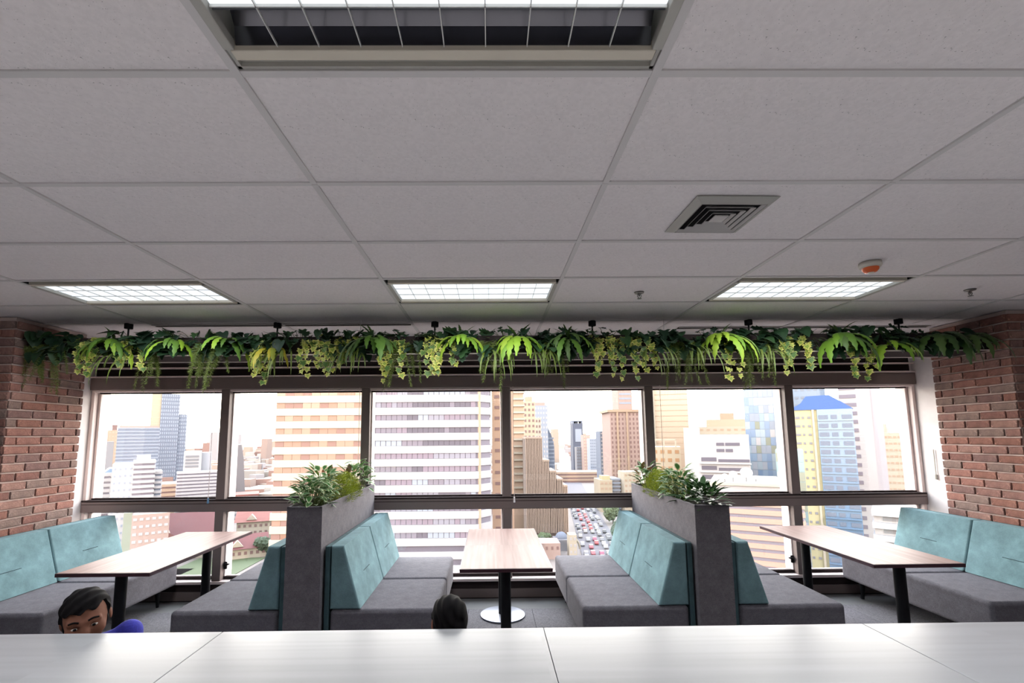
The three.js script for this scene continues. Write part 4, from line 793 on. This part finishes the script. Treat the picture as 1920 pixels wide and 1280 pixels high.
{ // mirrored blue glass tower
  const t = building('blue_glass_tower', 'tall blue glass tower next to the white offices'); const z = -190; part(t, 'core', cspan(102, 118, GY, 32, z, z - 24), C.blueMid);
  const tones = [C.blueGlass, C.blueMid, C.paleBlue, C.sagey, C.white, glassMat(0.30, 0.42, 0.55)];
  for (let j = 0; j < 20; j++) for (let i = 0; i < 8; i++) { const k = j < 12 ? (i > 1 && i < 6 && rnd() < 0.6 ? pick([3, 4, 2]) : pick([0, 1, 2, 5])) : pick([0, 1, 2, 5, 1]); part(t, 'glass_panel', cspan(102.1 + i * 1.98, 104 + i * 1.98, 28.6 - j * 3.2, 31.6 - j * 3.2, z + 0.15, z), tones[k]); }
}
{ // tower with yellow flank and blue front under a blue roof
  const t = building('blue_roofed_tower', 'tower with a blue hipped roof, a yellow face and a blue face'); const z = -160;
  part(t, 'block', cspan(100.4, 110, GY, 9.2, z, z - 18), C.yellow, 'yellow face'); part(t, 'block', cspan(110, 121.8, GY, 9.2, z + 0.6, z - 18), C.blueMid, 'blue face');
  part(t, 'roof', prism([[100, 0], [122.2, 0], [118.5, 2.4], [114.5, 4.8], [106.5, 4.6], [104.5, 2.2]], 18).translate(0, 9.2 - GY, z - 8.6), C.blueRoof);
  for (let j = 0; j < 17; j++) {
    const y = 6.2 - j * 2.9;
    for (const [a, b] of [[102.2, 103.9], [104.6, 105.4], [106.6, 107.6]]) part(t, 'window', cspan(a, b, y, y + 0.75, z + 0.15, z), C.grey);
    for (const [a, b] of [[110.4, 113.6], [114.6, 116.6], [118.2, 121.4]]) part(t, 'window', cspan(a, b, y - 0.2, y + 1.1, z + 0.8, z + 0.6), C.greyBlue);
    part(t, 'balcony', cspan(110, 121.8, y - 0.9, y - 0.5, z + 1.1, z + 0.6), C.blueMid);
  }
  part(t, 'corner_rib', cspan(108.2, 109, GY, 9.2, z + 0.5, z), C.whiteWarm);
}
{ const t = building('tall_blue_slab', 'tall blue slab rising behind the blue roof'); gridded(t, 130, 153, GY, 34, -215, 20, C.blueMid, C.paleBlue, 3, 3.6, 0.6, 0.3); }
{ const t = building('white_dash_tower', 'white tower with a column of short dark window strips'); const z = -150; part(t, 'block', cspan(134.6, 147, GY, 28, z - 32, z - 48), C.white); for (let j = 0; j < 24; j++) part(t, 'window_strip', cspan(134.8, 141.5, 24.6 - j * 3.3, 26 - j * 3.3, z - 31.8, z - 32), C.mauve); part(t, 'edge', cspan(147, 151, GY, 28, z - 33, z - 48), cm(0.55, 0.53, 0.60)); }
{ const t = building('striped_grey_tower', 'grey green tower with striped floors past the white tower'); banded(t, 258, 273.5, 18, -330, 22, 3.6, 0.5, C.sagey, C.cream, { from: -60 }); part(t, 'penthouse', cspan(258, 268, 18, 24, -331, -348), C.peach); }
{ const t = building('cream_grid_tower', 'pale cream tower with orange window dashes beside the white reveal'); gridded(t, 182, 204, GY, 1, -220, 18, C.whiteWarm, C.peach, 2.2, 3.0, 0.7, 0.3); part(t, 'low_wing', cspan(174, 182, GY, 2, -222, -236), C.whiteWarm); }
{ const t = building('curved_terrace_block', 'near white block with curved terraces seen below the rail'); const z = -100; part(t, 'block', cspan(79, 92, GY, -14, z - 1, z - 18), C.white); for (let j = 0; j < 9; j++) { part(t, 'terrace', cspan(78.6, 93, -16.2 - j * 2.6, -15 - j * 2.6, z, z - 16), C.white); part(t, 'window_strip', cspan(81, 91, -17.2 - j * 2.6, -16.4 - j * 2.6, z - 0.85, z - 1), C.grey); } }
{ const t = building('orange_banded_block', 'near block with salmon bands and dark window ribbons below the rail'); banded(t, 43.5, 58, -11.2, -90, 18, 1.52, 0.6, C.mauve, C.orangeStripe, { from: -40, proud: 0.2 }); }
{ const t = building('green_glass_tower', 'pale green glass tower behind the fifth mullion'); const z = -125; part(t, 'core', cspan(74.6, 82, GY, -3, z, z - 14), C.teal); for (let j = 0; j < 16; j++) for (let i = 0; i < 4; i++) part(t, 'glass_panel', cspan(74.7 + i * 1.84, 76.4 + i * 1.84, -6 - j * 2.5, -3.7 - j * 2.5, z + 0.12, z), pick([C.teal, C.paleBlue, C.sagey, C.white])); }
// red roof side
{ const t = building('tall_blue_tower', 'tallest blue grey tower in the first window bay'); const z = -436; gridded(t, -300, -283, GY, 41.3, z, 20, C.greyBlue, C.paleBlue, 1.8, 3.4, 0.62, 0.6); part(t, 'flank', cspan(-308.6, -300, GY, 41.7, z - 1, z - 20), C.cream); gridded(t, -283, -275.4, GY, 22.8, z - 1, 18, C.greyBlue, C.paleBlue, 1.8, 3.4, 0.6, 0.55, 0, 'wing'); }
{ const t = building('blue_office_block', 'broad blue grey block beside the tallest tower'); banded(t, -294, -261, 9.6, -380, 16, 2.6, 0.35, C.greyBlue, C.paleBlue, { from: -40, proud: 0.15 }); part(t, 'roof_line', cspan(-293, -262, 9.6, 11.2, -381, -395), C.pink); }
{ const t = building('grey_slab_block', 'grey slab with a white side at the edge of the first bay'); part(t, 'block', cspan(-241, -234, GY, -0.6, -300, -314), C.grey); part(t, 'flank', cspan(-249, -241, GY, -2, -300, -314), C.white); }
{ const t = building('orange_tower', 'distant orange tower behind the grey slab'); gridded(t, -360, -345, GY, 9, -450, 16, C.peach, C.cream, 3, 3.6, 0.5, 0.4); part(t, 'hat', cspan(-354, -349, 9, 14, -452, -460), C.pinkDark); }
{ const t = building('white_apartment_block', 'white apartment block of stacked balcony lines'); const z = -170; gridded(t, -132, -124.8, GY, -7.4, z, 14, C.white, C.paleBlue, 1.8, 2.4, 0.35, 0.3); banded(t, -124.8, -117.4, -6.4, z, 14, 1.7, 0.55, C.mauve, C.white, { from: -40, proud: 0.3 }); banded(t, -117.0, -114.6, -10.4, z - 2, 12, 1.7, 0.55, C.greyBlue, C.white, { from: -40, proud: 0.3 }); part(t, 'roof_hut', cspan(-124, -119, -6.4, -4.6, z - 3, z - 10), C.white); }
{ const t = building('white_low_apartments', 'lower white apartments beside the first jamb'); banded(t, -150, -136.4, -11, -175, 14, 1.9, 0.6, C.mauve, C.white, { from: -40 }); part(t, 'roof', prism([[-139, 0], [-132.5, 0], [-134, 1.4], [-137, 1.4]], 10).translate(0, -11 - GY, -182), C.blueMid); }
{ const t = building('white_louvred_tower', 'white tower with grey louvres at its top'); const z = -240; part(t, 'block', cspan(-147.7, -139, GY, -5.3, z, z - 16), C.white); for (let k = 0; k < 4; k++) part(t, 'louvre', cspan(-146.8, -140.4, -8.1 - k * 1.6, -7.2 - k * 1.6, z + 0.2, z), C.grey); part(t, 'annex', cspan(-139, -134, GY, -6, z - 2, z - 14), cm(0.55, 0.56, 0.62)); banded(t, -150, -130, -14.6, z + 7, 6, 1.6, 0.6, C.mauve, C.white, { from: -42, proud: 0.3 }); }
{ const t = building('orange_low_block', 'low orange roofed block between white apartments'); banded(t, -178, -163, -23, -260, 18, 2.4, 0.6, C.pinkDark, C.peach, { from: -44 }); }
{ const t = building('pink_apartments', 'pink apartments with balconies below the rail'); gridded(t, -109.5, -98, GY, -21.6, -150, 9, C.pink, C.white, 1.9, 2.2, 0.6, 0.35); part(t, 'stair_tower', cspan(-112, -109.5, GY, -20.8, -150, -158), C.sagey); }
{ const t = building('white_corner_block', 'white block behind the teal backrest below the rail'); gridded(t, -180, -172, GY, -30, -236, 14, C.white, C.paleBlue, 2.4, 2.6, 0.5, 0.35); }
function roofHouse(label, x0, x1, eave, ridge, z, depth, wall, roof, turn = 0) {
  const t = thing('red_roof_house', label, 'house', [(x0 + x1) / 2, GY, z], 'red roofed houses'); t.rotation.y = turn; const w = x1 - x0, h = eave - GY, r = ridge - eave;
  gridded(t, -w / 2, w / 2, GY, eave, 0, depth, wall, C.pinkDark, 2.2, 3.0, 0.5, 0.4, 0, 'walls');
  part(t, 'roof', prism([[-depth / 2 - 1, 0], [depth / 2 + 1, 0], [0, r]], w + 2).rotateY(Math.PI / 2).translate(0, h, -depth / 2), roof);
  part(t, 'dormer', prism([[-2.2, 0], [2.2, 0], [0, 2.4]], 3).translate(-w * 0.2, h + r * 0.18, -1.4), C.whiteWarm);
}
roofHouse('long red roofed house with a white dormer above the table end', -137, -113, -37.5, -29.5, -196, 18, C.whiteWarm, C.red, 0.3);
roofHouse('light red roofed house in front of the pink apartments', -141, -127, -39, -34.5, -184, 14, C.whiteWarm, C.redLight, -0.1);
roofHouse('dark red roofed house above the lawn past the first mullion', -105, -90, -42.4, -38, -196, 14, C.whiteWarm, C.red, 0.5);
roofHouse('long pale red roofed house behind the grey green tree', -116, -96, -37, -32.5, -226, 16, C.whiteWarm, C.redLight, 0.35);
roofHouse('small red roofed house beside the banded block', -96, -82, -41, -37, -222, 12, C.whiteWarm, C.redLight, -0.2);
{ const t = building('grey_wedge_block', 'dark grey tapering block seen past the first mullion'); part(t, 'block', prism([[-165, 0], [-155.5, 0], [-157.5, 18], [-158.8, 34], [-160.7, 43], [-165, 43]], 12).translate(0, 0, -317), C.dusk); }
{ const t = building('flat_office_row', 'flat white office row with blue roof edges in the second bay'); banded(t, -150, -134, -33, -290, 14, 2.8, 0.55, C.greyBlue, C.white, { from: -45 }); gridded(t, -134, -122, GY, -36, -280, 12, C.white, C.paleBlue, 2.2, 2.8, 0.5, 0.4); part(t, 'roof_edge', cspan(-151, -133, -33, -32, -289, -306), C.redLight); }
{ const t = building('dome_kiosk', 'small grey hall with an arched dome beside the road'); part(t, 'walls', cspan(26.6, 33.2, GY, -42, -203, -211), C.grey); part(t, 'dome', new THREE.SphereGeometry(2.6, 18, 10, 0, 6.283, 0, 1.571).translate(29.9, -42 - GY, -207), C.greyBlue); part(t, 'ramp', new THREE.TorusGeometry(5, 0.5, 6, 20, 1.6).rotateY(0.2).translate(31.5, 1.5, -199), C.whiteWarm); }
{ const t = building('pink_low_hall', 'low pink hall in front of the trees by the road'); gridded(t, 18.5, 27, GY, -40.4, -190, 10, C.pink, C.pinkDark, 2, 3, 0.4, 0.4); }
{ const t = building('white_low_tower', 'small white block standing at the roadside'); gridded(t, 30.4, 33.4, GY, -37.3, -190, 5, C.whiteWarm, C.white, 1.5, 2.5, 0.5, 0.4); }
// street trees: lumpy crowns
function cityTree(x, z, s, mat, label) {
  const t = thing('street_tree', label, 'tree', [x, GY, z], 'trees in the street'); const out = [];
  for (let k = 0; k < 9; k++) { const r = s * rr(0.32, 0.5), g = new THREE.IcosahedronGeometry(r, 2); const p = g.attributes.position; for (let i = 0; i < p.count; i++) { const f = 1 + 0.22 * Math.sin(p.getX(i) * 5.1 / s * 3 + k) * Math.cos(p.getY(i) * 4.3 / s * 3 + p.getZ(i) * 13 / s); p.setXYZ(i, p.getX(i) * f, p.getY(i) * f, p.getZ(i) * f); } g.computeVertexNormals(); out.push(uvm(g.translate(rr(-0.6, 0.6) * s, s * rr(0.75, 1.35), rr(-0.6, 0.6) * s))); }
  part(t, 'crown', merge(out), mat); part(t, 'trunk', cyl(0.06 * s, 0.09 * s, s * 0.8, 0, s * 0.4, 0, 8), C.brownDeep);
}
[[15.5, -213, 3.6, 'broad tree in front of the finned block'], [23, -213, 3.4, 'broad tree next to the dome hall'], [21, -204, 3.4, 'rounded tree behind the pink hall'], [66, -262, 6, 'dark tree across the road'], [59, -222, 5, 'tree beside the road near the sofa back'], [-100, -206, 5, 'grey green tree before the pale red roof'], [-108, -196, 3.4, 'small tree above the lawn'], [-84, -206, 4, 'tree beside the banded block'], [-92, -200, 4.4, 'tree between red roofs'], [72, -288, 4, 'far dark tree across the road']].forEach(([x, z, s, l], i) => cityTree(x, z, s, i % 2 ? C.green : C.greenDark, l));
// cars in the jam
{
  const body = merge([rbox(1.8, 0.7, 4.3, 0.2, 0, 0.65, 0, 1), prism([[-1.3, 0], [1.3, 0], [0.9, 0.62], [-1.0, 0.62]], 1.6, 0.05).rotateY(Math.PI / 2).translate(0, 0.95, 0.1)]);
  const mats = [cm(0.45, 0.04, 0.05, 0.4), cm(0.5, 0.5, 0.52, 0.4), cm(0.45, 0.10, 0.14, 0.4), cm(0.12, 0.12, 0.14, 0.4), cm(0.3, 0.3, 0.33, 0.4), cm(0.40, 0.05, 0.16, 0.4)], names = ['red', 'white', 'taillight pink', 'black', 'grey', 'crimson'];  // red, pink and crimson bodies carry tail light glow as paint
  for (let lane = 0; lane < 5; lane++) for (let k = 0; k < 17; k++) {
    if (rnd() < 0.22) continue;
    const z = -186 - k * 8.2 - rr(0, 3.6), x = 34.2 + (-z - 186) * 0.1287 + 2.3 + lane * 3.1 + rr(-0.3, 0.3), q = lane === 1 || lane === 2 ? pick([0, 0, 2, 5, 1]) : pick([1, 3, 4, 1, 4]);
    const m = solid('car', names[q] + ' car in the jam on the wide road', 'car', body, mats[q], 'cars in the jam'); m.position.set(x, GY + 0.3, z); m.rotation.y = -0.128;
  }
}
// the low sprawl far away: more roofs than anyone could count
{
  const n = 2600, im = new THREE.InstancedMesh(new THREE.BoxGeometry(1, 1, 1).translate(0, 0.5, 0), cm(1, 1, 1), n), m4 = new THREE.Matrix4(), col = [[0.55, 0.42, 0.34], [0.6, 0.52, 0.46], [0.45, 0.32, 0.28], [0.5, 0.46, 0.48], [0.62, 0.58, 0.54], [0.42, 0.24, 0.2]];
  for (let i = 0; i < n; i++) {
    const z = -300 - Math.pow(rnd(), 1.2) * 1500, x = rr(-1.35, 1.35) * -z, far = -z > 700, h = far && rnd() < 0.13 ? rr(20, 62) : rr(4, 13);
    if (x > 30 && x < 130 && z > -560 || Math.abs(x - 55 - (-z - 275) * 0.1287) < 14) { m4.makeScale(0.01, 0.01, 0.01); m4.setPosition(0, GY - 1, -400); }
    else { m4.makeRotationY(rr(-0.5, 0.5)).scale(new THREE.Vector3(rr(8, 22), h, rr(8, 20))); m4.setPosition(x, GY, z); }
    im.setMatrixAt(i, m4); const c = pick(col); im.setColorAt(i, rgb(...c));
  }
  im.name = 'distant_rooftops'; im.userData = { kind: 'stuff', label: 'sprawl of distant pinkish rooftops reaching to the horizon', category: 'rooftops' };
  scene.add(im);
}

// buildings well off to a side stand square to the sight line rather than to our facade
scene.updateMatrixWorld(true);
for (const t of scene.children) if (t.userData.group === 'buildings outside') {
  const b = new THREE.Box3().setFromObject(t), cx = (b.min.x + b.max.x) / 2, zf = b.max.z, a = Math.atan2(cx, -zf);
  if (Math.abs(a) < 0.3) continue;
  t.rotation.y = -a; t.scale.x = Math.cos(a);
  const p = new THREE.Vector3(cx, 0, zf), q = p.clone(); q.x *= t.scale.x; q.applyAxisAngle(new THREE.Vector3(0, 1, 0), -a);
  t.position.set(p.x - q.x, GY, p.z - q.z);
}
renderer.render(scene, camera);
